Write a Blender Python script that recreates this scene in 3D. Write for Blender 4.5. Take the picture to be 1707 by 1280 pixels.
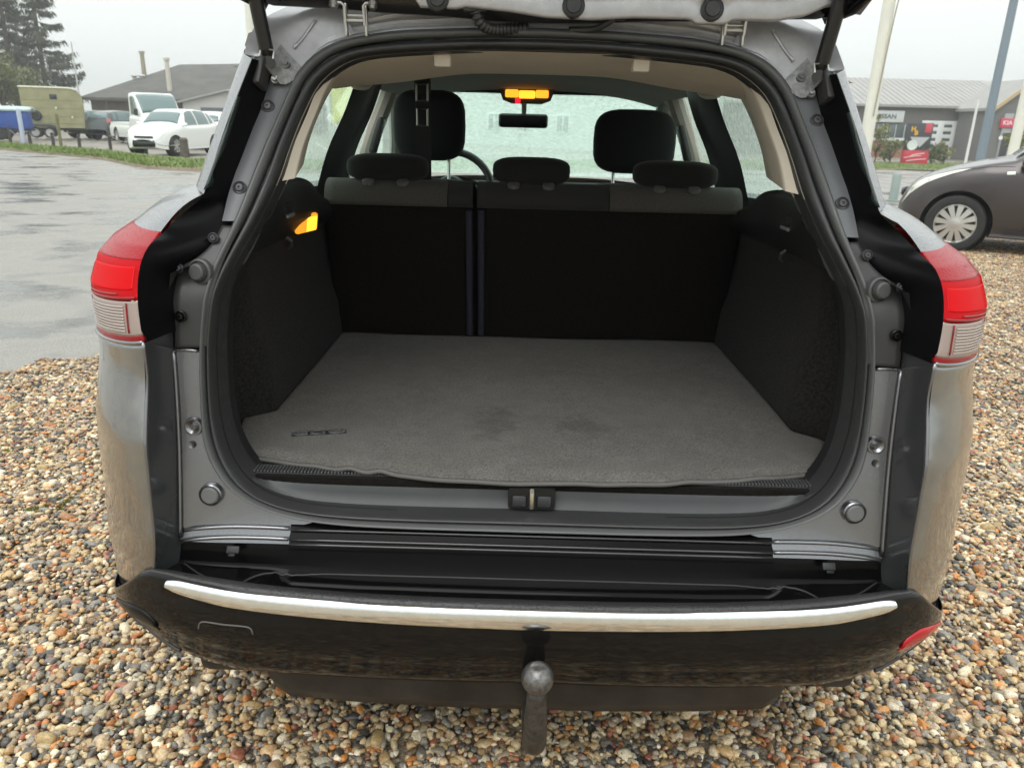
import bpy, bmesh, math, random
import numpy as np
from mathutils import Vector, Matrix
from mathutils.geometry import delaunay_2d_cdt
R_ = math.radians
random.seed(7); RNG = np.random.default_rng(11)
for o in list(bpy.data.objects): bpy.data.objects.remove(o)
SC = bpy.context.scene
COL = SC.collection
PI = math.pi

# ------------------------------------------------------------------ camera
CAM = np.array([-0.0346, -1.0341, 1.2300]); TH = R_(18.866); RO = R_(1.481); FF = 1272.8; YA = R_(-.2235)
_F = np.array([math.sin(YA)*math.cos(TH), math.cos(YA)*math.cos(TH), -math.sin(TH)])
_R0 = np.array([math.cos(YA), -math.sin(YA), 0]); _U0 = np.cross(_R0, _F)
_R = math.cos(RO)*_R0 + math.sin(RO)*_U0; _U = -math.sin(RO)*_R0 + math.cos(RO)*_U0
cd = bpy.data.cameras.new('camera'); cam = bpy.data.objects.new('camera', cd); COL.objects.link(cam)
cd.sensor_width = 36; cd.lens = FF*36/1707; cd.clip_start = .02; cd.clip_end = 3000
cd.dof.use_dof = True; cd.dof.focus_distance = 1.55; cd.dof.aperture_fstop = 9.0
m = Matrix(((_R[0], _U[0], -_F[0], CAM[0]), (_R[1], _U[1], -_F[1], CAM[1]), (_R[2], _U[2], -_F[2], CAM[2]), (0, 0, 0, 1)))
cam.matrix_world = m
SC.camera = cam

# ------------------------------------------------------------------ sky: even rain cloud over a daylight sky
W = bpy.data.worlds.new('World'); SC.world = W; W.use_nodes = True
nt = W.node_tree; nt.nodes.clear()
N = nt.nodes.new; L = nt.links.new
out = N('ShaderNodeOutputWorld'); bg = N('ShaderNodeBackground'); bg.inputs['Strength'].default_value = .1
sky = N('ShaderNodeTexSky'); sky.sky_type = 'NISHITA'; sky.sun_disc = False
SUN_EL, SUN_AZ = R_(58), R_(205)          # azimuth clockwise from +y
sky.sun_elevation = SUN_EL; sky.sun_rotation = SUN_AZ; sky.dust_density = 4
tc = N('ShaderNodeTexCoord'); sep = N('ShaderNodeSeparateXYZ'); L(tc.outputs['Generated'], sep.inputs[0])
# overcast luminance: horizon 1, zenith about 1.9 (standard overcast sky), below the horizon constant
mx = N('ShaderNodeMath'); mx.operation = 'MAXIMUM'; mx.inputs[1].default_value = 0; L(sep.outputs['Z'], mx.inputs[0])
ml = N('ShaderNodeMath'); ml.operation = 'MULTIPLY_ADD'; ml.inputs[1].default_value = 8.5; ml.inputs[2].default_value = 8.3; L(mx.outputs[0], ml.inputs[0])
vm = N('ShaderNodeVectorMath'); vm.operation = 'SCALE'; vm.inputs[0].default_value = (.955, 1.0, .978); L(ml.outputs[0], vm.inputs['Scale'])
ns = N('ShaderNodeTexNoise'); ns.inputs['Scale'].default_value = 2.2; ns.inputs['Detail'].default_value = 3; L(tc.outputs['Generated'], ns.inputs['Vector'])
mr = N('ShaderNodeMapRange'); mr.inputs['To Min'].default_value = .95; mr.inputs['To Max'].default_value = 1.05; L(ns.outputs['Fac'], mr.inputs['Value'])
vm2 = N('ShaderNodeVectorMath'); vm2.operation = 'SCALE'; L(vm.outputs[0], vm2.inputs[0]); L(mr.outputs[0], vm2.inputs['Scale'])
mixw = N('ShaderNodeMixRGB'); mixw.inputs['Fac'].default_value = .95; L(sky.outputs[0], mixw.inputs['Color1']); L(vm2.outputs[0], mixw.inputs['Color2'])
L(mixw.outputs[0], bg.inputs['Color']); L(bg.outputs[0], out.inputs[0])
sl = bpy.data.lights.new('sun', 'SUN'); sun = bpy.data.objects.new('sun', sl); COL.objects.link(sun)
sl.energy = 1.0; sl.angle = R_(40); sl.color = (1, .985, .96)
sd = Vector((math.sin(SUN_AZ)*math.cos(SUN_EL), math.cos(SUN_AZ)*math.cos(SUN_EL), math.sin(SUN_EL)))
sun.rotation_euler = sd.to_track_quat('Z', 'Y').to_euler()
SC.render.engine = 'CYCLES'
SC.view_settings.view_transform = 'Standard'; SC.view_settings.look = 'None'; SC.view_settings.gamma = 1
SC.view_settings.use_curve_mapping = False; SC.view_settings.exposure = 0.36
SC.cycles.max_bounces = 8; SC.cycles.transparent_max_bounces = 16

# ------------------------------------------------------------------ materials
MATS = {}
def mat(name, base=(.5, .5, .5), rough=.5, metal=0., coat=0., coat_rough=.03, spec=.5, noise=None, bump=None, emit=None, estr=0., beads=0., sheen=0., rnoise=None):
    if name in MATS: return MATS[name]
    m = bpy.data.materials.new(name); m.use_nodes = True; t = m.node_tree; b = t.nodes['Principled BSDF']
    def n(k): return t.nodes.new(k)
    l = t.links.new
    b.inputs['Base Color'].default_value = (*base, 1); b.inputs['Roughness'].default_value = rough; b.inputs['Metallic'].default_value = metal
    b.inputs['Coat Weight'].default_value = coat; b.inputs['Coat Roughness'].default_value = coat_rough; b.inputs['Specular IOR Level'].default_value = spec
    if sheen: b.inputs['Sheen Weight'].default_value = sheen; b.inputs['Sheen Roughness'].default_value = .6
    tcn = n('ShaderNodeTexCoord')
    if noise:                                      # (scale, amount, detail, second colour or None)
        sc, amt, det, c2 = noise
        x = n('ShaderNodeTexNoise'); x.inputs['Scale'].default_value = sc; x.inputs['Detail'].default_value = det; x.inputs['Roughness'].default_value = .65
        l(tcn.outputs['Object'], x.inputs['Vector'])
        cr = n('ShaderNodeValToRGB'); cr.color_ramp.elements[0].position = .35; cr.color_ramp.elements[1].position = .65
        c2 = c2 or tuple(min(1, c*(1+amt)) for c in base); c1 = tuple(c*(1-amt) for c in base)
        cr.color_ramp.elements[0].color = (*c1, 1); cr.color_ramp.elements[1].color = (*c2, 1)
        l(x.outputs['Fac'], cr.inputs[0]); l(cr.outputs[0], b.inputs['Base Color'])
    if rnoise:
        sc, lo, hi = rnoise
        x = n('ShaderNodeTexNoise'); x.inputs['Scale'].default_value = sc; x.inputs['Detail'].default_value = 4
        l(tcn.outputs['Object'], x.inputs['Vector'])
        q = n('ShaderNodeMapRange'); q.inputs['From Min'].default_value = .35; q.inputs['From Max'].default_value = .65
        q.inputs['To Min'].default_value = lo; q.inputs['To Max'].default_value = hi
        l(x.outputs['Fac'], q.inputs['Value']); l(q.outputs[0], b.inputs['Roughness'])
    last = None
    if bump:                                       # (scale, strength, distance)
        sc, st, di = bump
        x = n('ShaderNodeTexNoise'); x.inputs['Scale'].default_value = sc; x.inputs['Detail'].default_value = 5
        l(tcn.outputs['Object'], x.inputs['Vector'])
        bp = n('ShaderNodeBump'); bp.inputs['Strength'].default_value = st; bp.inputs['Distance'].default_value = di
        l(x.outputs['Fac'], bp.inputs['Height']); last = bp
    if beads:                                      # rain drops standing on the surface
        v = n('ShaderNodeTexVoronoi'); v.inputs['Scale'].default_value = 210; v.inputs['Randomness'].default_value = 1
        l(tcn.outputs['Object'], v.inputs['Vector'])
        q = n('ShaderNodeMapRange'); q.interpolation_type = 'SMOOTHSTEP'; q.inputs['From Min'].default_value = .18; q.inputs['From Max'].default_value = .42
        q.inputs['To Min'].default_value = 1; q.inputs['To Max'].default_value = 0
        l(v.outputs['Distance'], q.inputs['Value'])
        bp = n('ShaderNodeBump'); bp.inputs['Strength'].default_value = beads; bp.inputs['Distance'].default_value = .0012
        l(q.outputs[0], bp.inputs['Height'])
        if last: l(last.outputs[0], bp.inputs['Normal'])
        last = bp
        if coat: l(last.outputs[0], b.inputs['Coat Normal'])
    if last: l(last.outputs[0], b.inputs['Normal'])
    if emit:
        b.inputs['Emission Color'].default_value = (*emit, 1); b.inputs['Emission Strength'].default_value = estr
    MATS[name] = m
    return m

def glass(name, tint, gloss_rough=.02, haze=0., haze_col=(.8, .9, .85), wet=0.):
    if name in MATS: return MATS[name]
    m = bpy.data.materials.new(name); m.use_nodes = True; t = m.node_tree; t.nodes.clear(); n = t.nodes.new; l = t.links.new
    o = n('ShaderNodeOutputMaterial'); tr = n('ShaderNodeBsdfTransparent'); tr.inputs[0].default_value = (*tint, 1)
    gl = n('ShaderNodeBsdfGlossy'); gl.inputs['Roughness'].default_value = gloss_rough; gl.inputs['Color'].default_value = (1, 1, 1, 1)
    lw = n('ShaderNodeLayerWeight'); lw.inputs['Blend'].default_value = .5
    pw = n('ShaderNodeMath'); pw.operation = 'POWER'; pw.inputs[1].default_value = 5; l(lw.outputs['Facing'], pw.inputs[0])
    fr = n('ShaderNodeMath'); fr.operation = 'MULTIPLY_ADD'; fr.inputs[1].default_value = .85; fr.inputs[2].default_value = .05; l(pw.outputs[0], fr.inputs[0])
    mx = n('ShaderNodeMixShader'); l(fr.outputs[0], mx.inputs[0])
    src = tr
    if haze:
        tl = n('ShaderNodeBsdfTranslucent'); tl.inputs[0].default_value = (*haze_col, 1)
        mh = n('ShaderNodeMixShader'); mh.inputs[0].default_value = haze
        tcn = n('ShaderNodeTexCoord'); x = n('ShaderNodeTexNoise'); x.inputs['Scale'].default_value = 55; x.inputs['Detail'].default_value = 7; x.inputs['Roughness'].default_value = .75; x.inputs['Distortion'].default_value = .6; l(tcn.outputs['Object'], x.inputs['Vector'])
        q = n('ShaderNodeMapRange'); q.inputs['From Min'].default_value = .3; q.inputs['From Max'].default_value = .7; q.inputs['To Min'].default_value = haze*.5; q.inputs['To Max'].default_value = haze*1.3
        l(x.outputs['Fac'], q.inputs['Value']); l(q.outputs[0], mh.inputs[0])
        l(tr.outputs[0], mh.inputs[1]); l(tl.outputs[0], mh.inputs[2]); src = mh
    l(src.outputs[0], mx.inputs[1]); l(gl.outputs[0], mx.inputs[2]); l(mx.outputs[0], o.inputs[0])
    MATS[name] = m; return m

# ------------------------------------------------------------------ builders
def link(o, parent=None, label=None, cat=None, group=None, kind=None):
    COL.objects.link(o)
    if parent is not None: o.parent = parent
    tag(o, label, cat, group, kind); return o
def tag(o, label=None, cat=None, group=None, kind=None):
    if label: o['label'] = label
    if cat: o['category'] = cat
    if group: o['group'] = group
    if kind: o['kind'] = kind
    return o
def empty(name, loc=(0, 0, 0), rz=0, label=None, cat=None, group=None):
    o = bpy.data.objects.new(name, None); o.empty_display_size = .2; o.location = loc; o.rotation_euler = (0, 0, rz)
    return link(o, None, label, cat, group)
def mk(name, verts, faces, material, parent=None, smooth=True, angle=None, **kw):
    me = bpy.data.meshes.new(name)
    me.from_pydata([tuple(map(float, v)) for v in verts], [], [tuple(map(int, f)) for f in faces])
    if material: me.materials.append(material)
    if smooth:
        me.shade_smooth()
        if angle:
            bm = bmesh.new(); bm.from_mesh(me)
            for e in bm.edges:
                if len(e.link_faces) == 2 and e.calc_face_angle(0) > R_(angle): e.smooth = False
            bm.to_mesh(me); bm.free()
    o = bpy.data.objects.new(name, me)
    return link(o, parent, **kw)
class MB:
    """collects shapes that make ONE part"""
    def __init__(s): s.v = []; s.f = []
    def add(s, v, f):
        k = len(s.v); s.v += [tuple(map(float, p)) for p in v]; s.f += [tuple(i+k for i in q) for q in f]; return s
    def box(s, c, d, bev=0, rot=None, seg=2): return s.add(*rbox(c, d, bev, rot, seg))
    def tube(s, pts, r, n=10, closed=False, caps=True): return s.add(*tube(pts, r, n, closed, caps))
    def cyl(s, a, b, r0, r1=None, n=16): return s.add(*tube([a, b], [r0, r0 if r1 is None else r1], n))
    def disc_stack(s, c, axis, prof, n=24): return s.add(*revolve(c, axis, prof, n))
    def out(s, name, material, parent=None, smooth=True, angle=35, **kw): return mk(name, s.v, s.f, material, parent, smooth, angle, **kw)
def rbox(c, d, bev=0, rot=None, seg=2):
    bm = bmesh.new(); bmesh.ops.create_cube(bm, size=1)
    for v in bm.verts: v.co = Vector((v.co.x*d[0], v.co.y*d[1], v.co.z*d[2]))
    if bev: bmesh.ops.bevel(bm, geom=bm.edges[:], offset=bev, segments=seg, profile=.5, affect='EDGES', clamp_overlap=True)
    M = rot if rot is not None else Matrix.Identity(3)
    if isinstance(rot, (tuple, list)):
        from mathutils import Euler
        M = Euler(rot).to_matrix()
    bm.verts.index_update()
    vs = [tuple(M @ v.co + Vector(c)) for v in bm.verts]; fs = [tuple(v.index for v in f.verts) for f in bm.faces]; bm.free()
    return vs, fs
def frames(P, closed):
    P = [Vector(p) for p in P]; n = len(P); T = []
    for i in range(n):
        a = P[(i-1) % n] if (closed or i > 0) else P[i]; b = P[(i+1) % n] if (closed or i < n-1) else P[i]
        T.append((b-a).normalized())
    up = Vector((0, 0, 1)) if abs(T[0].z) < .9 else Vector((1, 0, 0))
    u = T[0].cross(up).normalized(); Fm = []
    for i in range(n):
        u = (u - T[i]*u.dot(T[i])); u = u.normalized() if u.length > 1e-6 else T[i].orthogonal().normalized()
        Fm.append((P[i], u, T[i].cross(u)))
    return Fm
def tube(pts, r, n=10, closed=False, caps=True):
    Fm = frames(pts, closed); k = len(Fm); rr = [r]*k if not hasattr(r, '__len__') else list(r)
    v = []; f = []
    for i, (p, a, b) in enumerate(Fm):
        for j in range(n):
            t = 2*PI*j/n; v.append(tuple(p + a*(math.cos(t)*rr[i]) + b*(math.sin(t)*rr[i])))
    for i in range(k if closed else k-1):
        for j in range(n):
            i2 = (i+1) % k; j2 = (j+1) % n
            f.append((i*n+j, i*n+j2, i2*n+j2, i2*n+j))
    if caps and not closed: f.append(tuple(range(n))[::-1]); f.append(tuple((k-1)*n+j for j in range(n)))
    return v, f
def revolve(c, axis, prof, n=24):
    """prof: list of (distance along axis, radius)"""
    ax = Vector(axis).normalized(); u = ax.orthogonal().normalized(); w = ax.cross(u); c = Vector(c); v = []; f = []
    for (h, r) in prof:
        for j in range(n):
            t = 2*PI*j/n; v.append(tuple(c + ax*h + u*(math.cos(t)*r) + w*(math.sin(t)*r)))
    k = len(prof)
    for i in range(k-1):
        for j in range(n): f.append((i*n+j, i*n+(j+1) % n, (i+1)*n+(j+1) % n, (i+1)*n+j))
    if prof[0][1] > 1e-5: f.append(tuple(range(n))[::-1])
    if prof[-1][1] > 1e-5: f.append(tuple((k-1)*n+j for j in range(n)))
    return v, f
def grid(A, flip=False, closed_u=False):
    """A: array (nu,nv,3) -> quads"""
    A = np.asarray(A, float); nu, nv = A.shape[:2]; f = []
    for i in range(nu if closed_u else nu-1):
        for j in range(nv-1):
            q = (i*nv+j, ((i+1) % nu)*nv+j, ((i+1) % nu)*nv+j+1, i*nv+j+1)
            f.append(q[::-1] if flip else q)
    return A.reshape(-1, 3), f
def shell(A, t, flip=False, ref=None):
    """grid A (nu,nv,3) thickened by t against its normals"""
    A = np.asarray(A, float); du = np.gradient(A, axis=0); dv = np.gradient(A, axis=1); nn = np.cross(du, dv)
    nn /= np.maximum(np.linalg.norm(nn, axis=2, keepdims=True), 1e-9)
    if ref is not None: flip = bool((nn*np.array(ref)).sum() < 0)
    if flip: nn = -nn
    B = A - nn*t; nu, nv = A.shape[:2]; v1, f1 = grid(A, flip); v2, f2 = grid(B, not flip); k = nu*nv
    f = list(f1)+[tuple(i+k for i in q) for q in f2]
    rim = [(i, 0) for i in range(nu)]+[(nu-1, j) for j in range(1, nv)]+[(i, nv-1) for i in range(nu-2, -1, -1)]+[(0, j) for j in range(nv-2, 0, -1)]
    ids = [a*nv+b for a, b in rim]
    for a, b in zip(ids, ids[1:]+ids[:1]): f.append((a, b, b+k, a+k) if flip else (b, a, a+k, b+k))
    return np.vstack([v1, v2]), f
def cr(pts, n):
    """Catmull-Rom through pts, n samples evenly by chord"""
    P = np.asarray(pts, float); k = len(P)
    d = np.r_[0, np.cumsum(np.maximum(np.linalg.norm(np.diff(P, axis=0), axis=1), 1e-9))]; s = np.linspace(0, d[-1], n)
    m = np.zeros_like(P); m[1:-1] = (P[2:]-P[:-2])/(d[2:]-d[:-2])[:, None]; m[0] = (P[1]-P[0])/(d[1]-d[0]); m[-1] = (P[-1]-P[-2])/(d[-1]-d[-2])
    i = np.clip(np.searchsorted(d, s, 'right')-1, 0, k-2); h = (d[i+1]-d[i]); t = ((s-d[i])/h)[:, None]; h = h[:, None]
    return (2*t**3-3*t**2+1)*P[i]+(t**3-2*t**2+t)*h*m[i]+(-2*t**3+3*t**2)*P[i+1]+(t**3-t**2)*h*m[i+1]
def mir(A):
    A = np.array(A, float); A[..., 0] *= -1; return A
def prism(poly, y0, y1, axis='y'):
    """poly [(a,b)] extruded; axis y: (x,z) outline; axis x: (y,z); axis z: (x,y)"""
    n = len(poly)
    def P(a, b, h): return {'y': (a, h, b), 'x': (h, a, b), 'z': (a, b, h)}[axis]
    v = [P(a, b, y0) for a, b in poly]+[P(a, b, y1) for a, b in poly]
    f = [tuple(range(n)), tuple(range(2*n-1, n-1, -1))]+[(i, i+n, (i+1) % n+n, (i+1) % n) for i in range(n)]
    return v, f
def fixn(o):
    bm = bmesh.new(); bm.from_mesh(o.data); bmesh.ops.recalc_face_normals(bm, faces=bm.faces[:]); bm.to_mesh(o.data); bm.free(); return o
def smooth01(t): t = np.clip(t, 0, 1); return t*t*(3-2*t)
def text_mesh(name, s, size, depth, material, M, parent=None, bold=0., **kw):
    c = bpy.data.curves.new(name, 'FONT'); c.body = s; c.size = size; c.extrude = depth; c.offset = bold; c.align_x = 'CENTER'; c.align_y = 'CENTER'; c.resolution_u = 3
    o = bpy.data.objects.new(name, c); COL.objects.link(o); bpy.context.view_layer.update()
    me = bpy.data.meshes.new_from_object(o.evaluated_get(bpy.context.evaluated_depsgraph_get()))
    bpy.data.objects.remove(o); bpy.data.curves.remove(c)
    me.name = name; me.transform(M); me.materials.clear(); me.materials.append(material)
    return link(bpy.data.objects.new(name, me), parent, **kw)
def ray(px, py): return _F + _R*(px-853.5)/FF + _U*(640-py)/FF
def at(px, py, **k):
    r = ray(px, py)
    if 'd' in k: return CAM+k['d']*r
    a, v = list(k.items())[0]; i = 'xyz'.index(a); return CAM+(v-CAM[i])/r[i]*r
def zg(x, y):
    d = np.hypot(x, y); t = np.clip(d-6, 0, 56); return -(.010+.0058*np.tanh(np.asarray(x)/7.))*np.where(t < 4, t*t/8, t-2)
def gnd(px, py):
    r = ray(px, py); lo, hi = .3, 400.
    for _ in range(70):
        m_ = (lo+hi)/2; p = CAM+m_*r
        if p[2] > zg(p[0], p[1]): lo = m_
        else: hi = m_
    return CAM+lo*r

# ------------------------------------------------------------------ palette
silver = mat('silver_paint', (.225, .227, .238), .27, .9, coat=.7, coat_rough=.03, noise=(900, .14, 2, None))
silver_wet = mat('silver_paint_wet', (.27, .272, .285), .3, .85, coat=.6, coat_rough=.06, beads=.7)
silver_lit = mat('silver_painted_light', (.50, .50, .515), .32, .45, coat=.6, coat_rough=.05, noise=(40, .08, 4, None))  # silver body paint with brightness painted in, for tailgate underside and gutters
body_dirty = mat('silver_paint_road_film', (.30, .30, .305), .2, .9, coat=.8, coat_rough=.03, noise=(30, .10, 7, (.33, .32, .30)), rnoise=(45, .17, .23))
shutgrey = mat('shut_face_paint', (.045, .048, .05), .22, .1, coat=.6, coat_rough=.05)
pillargrey = mat('pillar_plastic', (.135, .14, .15), .42, bump=(1500, .1, .0005))
charcoal = mat('charcoal_plastic', (.035, .034, .033), .42, bump=(1800, .12, .0005), rnoise=(25, .35, .5))
stepblack = mat('step_black', (.004, .004, .004), .2, spec=.07)
gloss = mat('gloss_black', (.005, .005, .005), .15, spec=.22, rnoise=(30, .1, .24))
bumperblack = mat('bumper_black', (.007, .0065, .006), .08, spec=.26)
lipblack = mat('wet_textured_black', (.03, .03, .03), .3, bump=(700, .5, .0012), beads=.5)
valance = mat('valance_black', (.014, .013, .013), .4, noise=(14, .3, 6, (.03, .027, .024)), bump=(500, .1, .001))
rubber = mat('seal_rubber', (.034, .035, .035), .38, bump=(900, .06, .0006), rnoise=(40, .3, .46))
lip_sheen = mat('seal_lip_painted_sheen', (.088, .091, .09), .36, bump=(900, .06, .0006), rnoise=(40, .3, .44))  # sky sheen on the outer lip painted in as a paler rubber
recessblack = mat('recess_black', (.004, .004, .005), .32, spec=.15)
trayblack = mat('tray_black', (.004, .004, .004), .09, spec=.12)
sillgrey = mat('sill_plastic', (.040, .0435, .045), .45, bump=(1600, .08, .0004), noise=(20, .06, 5, None))
sidecarpet = mat('side_carpet', (.017, .0158, .0142), .95, spec=.12, sheen=.04, noise=(160, .5, 4, None), bump=(450, .5, .002))
carpet = mat('boot_carpet', (.0085, .0074, .0062), .95, spec=.12, sheen=.02, noise=(220, .5, 3, None), bump=(500, .4, .002))
plastic_dark = mat('interior_black_plastic', (.011, .0115, .012), .5, bump=(1800, .1, .0005))
def mat_fabric():
    m = bpy.data.materials.new('mat_fabric'); m.use_nodes = True; t = m.node_tree; b = t.nodes['Principled BSDF']; n = t.nodes.new; l = t.links.new
    b.inputs['Roughness'].default_value = .95; b.inputs['Specular IOR Level'].default_value = .2; b.inputs['Sheen Weight'].default_value = .1
    tcn = n('ShaderNodeTexCoord')
    def noise(sc, det, lo, hi, f0=.3, f1=.7):
        x = n('ShaderNodeTexNoise'); x.inputs['Scale'].default_value = sc; x.inputs['Detail'].default_value = det; x.inputs['Roughness'].default_value = .6; l(tcn.outputs['Object'], x.inputs['Vector'])
        q = n('ShaderNodeMapRange'); q.inputs['From Min'].default_value = f0; q.inputs['From Max'].default_value = f1; q.inputs['To Min'].default_value = lo; q.inputs['To Max'].default_value = hi; l(x.outputs['Fac'], q.inputs[0]); return q, x
    pile, px_ = noise(330, 3, .62, 1.42, .32, .68); cloud, _ = noise(5, 6, .88, 1.12); worn, _ = noise(28, 5, .90, 1.10)
    def mul(a_, b_):
        q = n('ShaderNodeMath'); q.operation = 'MULTIPLY'; l(a_.outputs[0], q.inputs[0]); l(b_.outputs[0], q.inputs[1]); return q
    fac = mul(mul(pile, cloud), worn)
    # two old damp stains, ragged, each with a place of its own on the fabric
    for (cx, cy, rx, ry) in ((-.075, .40, .05, .085), (.105, .40, .06, .05)):
        mp = n('ShaderNodeMapping'); mp.inputs['Location'].default_value = (-cx/rx, -cy/ry, 0); mp.inputs['Scale'].default_value = (1/rx, 1/ry, 0); l(tcn.outputs['Object'], mp.inputs[0])
        ln = n('ShaderNodeVectorMath'); ln.operation = 'LENGTH'; l(mp.outputs[0], ln.inputs[0])
        rg, _ = noise(40, 6, -.6, .6); ad = n('ShaderNodeMath'); ad.operation = 'ADD'; l(ln.outputs['Value'], ad.inputs[0]); l(rg.outputs[0], ad.inputs[1])
        q = n('ShaderNodeMapRange'); q.interpolation_type = 'SMOOTHSTEP'; q.inputs['From Min'].default_value = .3; q.inputs['From Max'].default_value = 1.3; q.inputs['To Min'].default_value = .70; q.inputs['To Max'].default_value = 1.; l(ad.outputs[0], q.inputs[0]); fac = mul(fac, q)
    sc_ = n('ShaderNodeVectorMath'); sc_.operation = 'SCALE'; sc_.inputs[0].default_value = (.122, .115, .105); l(fac.outputs[0], sc_.inputs['Scale']); l(sc_.outputs[0], b.inputs['Base Color'])
    bp = n('ShaderNodeBump'); bp.inputs['Strength'].default_value = .7; bp.inputs['Distance'].default_value = .003; l(px_.outputs['Fac'], bp.inputs['Height']); l(bp.outputs[0], b.inputs['Normal'])
    return m
matgrey = mat_fabric()
matedge = mat('mat_binding', (.11, .105, .10), .7, bump=(600, .4, .001))
beige = mat('beige_trim', (.78, .70, .585), .75, bump=(900, .15, .0006), noise=(4, .06, 4, None))
clipbeige = mat('beige_clip', (.82, .77, .68), .5)
liner = mat('headliner_grey', (.20, .195, .175), .9, bump=(700, .2, .001))
seatblack = mat('seat_fabric_black', (.009, .009, .009), .85, spec=.3, sheen=.08, bump=(700, .3, .001))
seatgrey = mat('seat_fabric_grey', (.062, .058, .052), .9, spec=.3, sheen=.1, noise=(300, .2, 2, None), bump=(800, .3, .001))
seatmid = mat('seat_fabric_charcoal', (.022, .021, .020), .9, spec=.3, sheen=.08, bump=(800, .3, .001))
piping = mat('seat_piping_violet', (.022, .021, .036), .8)
chrome = mat('chrome', (.90, .92, .92), .10, 1., noise=(60, .05, 4, None))
steel = mat('hinge_steel', (.62, .62, .6), .35, 1., bump=(200, .1, .001))
screwm = mat('screw_black', (.06, .06, .066), .35)
plug = mat('plug_rubber', (.14, .14, .142), .5)
strip = mat('roof_strip_painted_light', (.68, .68, .70), .35, .2, coat=.5, noise=(40, .06, 4, None))  # same silver lightened further: light painted into the shaded strip under the tailgate
redblock = mat('red_lamp_block', (.58, .0004, .003), .5, coat=.22, coat_rough=.02, spec=0.)
redlens = mat('red_lamp_lens', (.44, .0005, .004), .5, coat=.22, coat_rough=.02, spec=.0)
redlens_wet = mat('red_lamp_lens_wet', (.33, .003, .010), .3, coat=.4, coat_rough=.08, beads=.6, spec=.05)
redline = mat('red_lamp_deep', (.26, .003, .006), .4, coat=.5, spec=.1)
clearlens = mat('clear_lamp_lens', (.34, .26, .23), .3, .2, coat=.6, coat_rough=.02)
clearrib = mat('clear_lamp_ribs', (.56, .47, .43), .2, .2, coat=.5)
ballm = mat('tow_ball_metal', (.16, .155, .15), .38, .8, noise=(140, .35, 6, None), bump=(420, .25, .0008))
neckm = mat('tow_neck', (.05, .043, .036), .5, .3, noise=(110, .45, 6, None), bump=(300, .35, .001))
amber = mat('lamp_amber', (.9, .5, .1), .3, emit=(1, .30, .01), estr=.8)
amber_hot = mat('lamp_amber_core', (.9, .5, .1), .3, emit=(1, .42, .025), estr=1.6)
redled = mat('red_led', (.6, .01, .02), .3, emit=(1, .01, .03), estr=1.6)
glass_g = glass('green_glass', (.70, .87, .78))
glass_d = mat('dark_green_glass_edge', (.012, .028, .022), .06, coat=.5)
windg = glass('wet_windscreen', (.66, .84, .75), .04, .42, (.74, .92, .83))
sidewet = glass('wet_side_glass', (.80, .98, .88), .03, .42, (.86, 1., .92))
mirrorblack = mat('mirror_back', (.01, .012, .012), .4)
# ------------------------------------------------------------------ ground
def poly_mesh(name, poly, step, dz, material, zf=zg, **kw):
    poly = [tuple(p) for p in poly]; P = np.array(poly)
    x0, y0 = P.min(0); x1, y1 = P.max(0)
    def inside(x, y):
        c = False; j = len(poly)-1
        for i in range(len(poly)):
            xi, yi = poly[i]; xj, yj = poly[j]
            if (yi > y) != (yj > y) and x < (xj-xi)*(y-yi)/(yj-yi)+xi: c = not c
            j = i
        return c
    V = [Vector(p) for p in poly]; n = len(poly); E = [(i, (i+1) % n) for i in range(n)]
    for x in np.arange(x0+step*.5, x1, step):
        for y in np.arange(y0+step*.5, y1, step):
            if inside(x, y): V.append(Vector((x, y)))
    ov, oe, of, *_ = delaunay_2d_cdt(V, E, [], 1, 1e-4)
    vs = [(v.x, v.y, float(zf(v.x, v.y))+dz) for v in ov]
    o = mk(name, vs, [tuple(f) for f in of], material, None, True, **kw)
    bm = bmesh.new(); bm.from_mesh(o.data)
    for f in bm.faces:
        if f.normal.z < 0: f.normal_flip()
    bm.to_mesh(o.data); bm.free()
    return o
dirt = mat('wet_dirt', (.20, .18, .15), .55, noise=(.5, .3, 8, (.27, .24, .2)), bump=(9, .4, .02))
# wide ground
rs = np.r_[0, 3, 6, 8, 10, 14, 20, 30, 45, 62, 90, 150, 300, 800]; na = 64
A = np.zeros((len(rs), na+1, 3))
for i, r in enumerate(rs):
    a = np.linspace(0, 2*PI, na+1); A[i, :, 0] = r*np.cos(a); A[i, :, 1] = r*np.sin(a); A[i, :, 2] = zg(A[i, :, 0], A[i, :, 1])-.06
v, f = grid(A); mk('ground', v, f, dirt, kind='structure')

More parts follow.
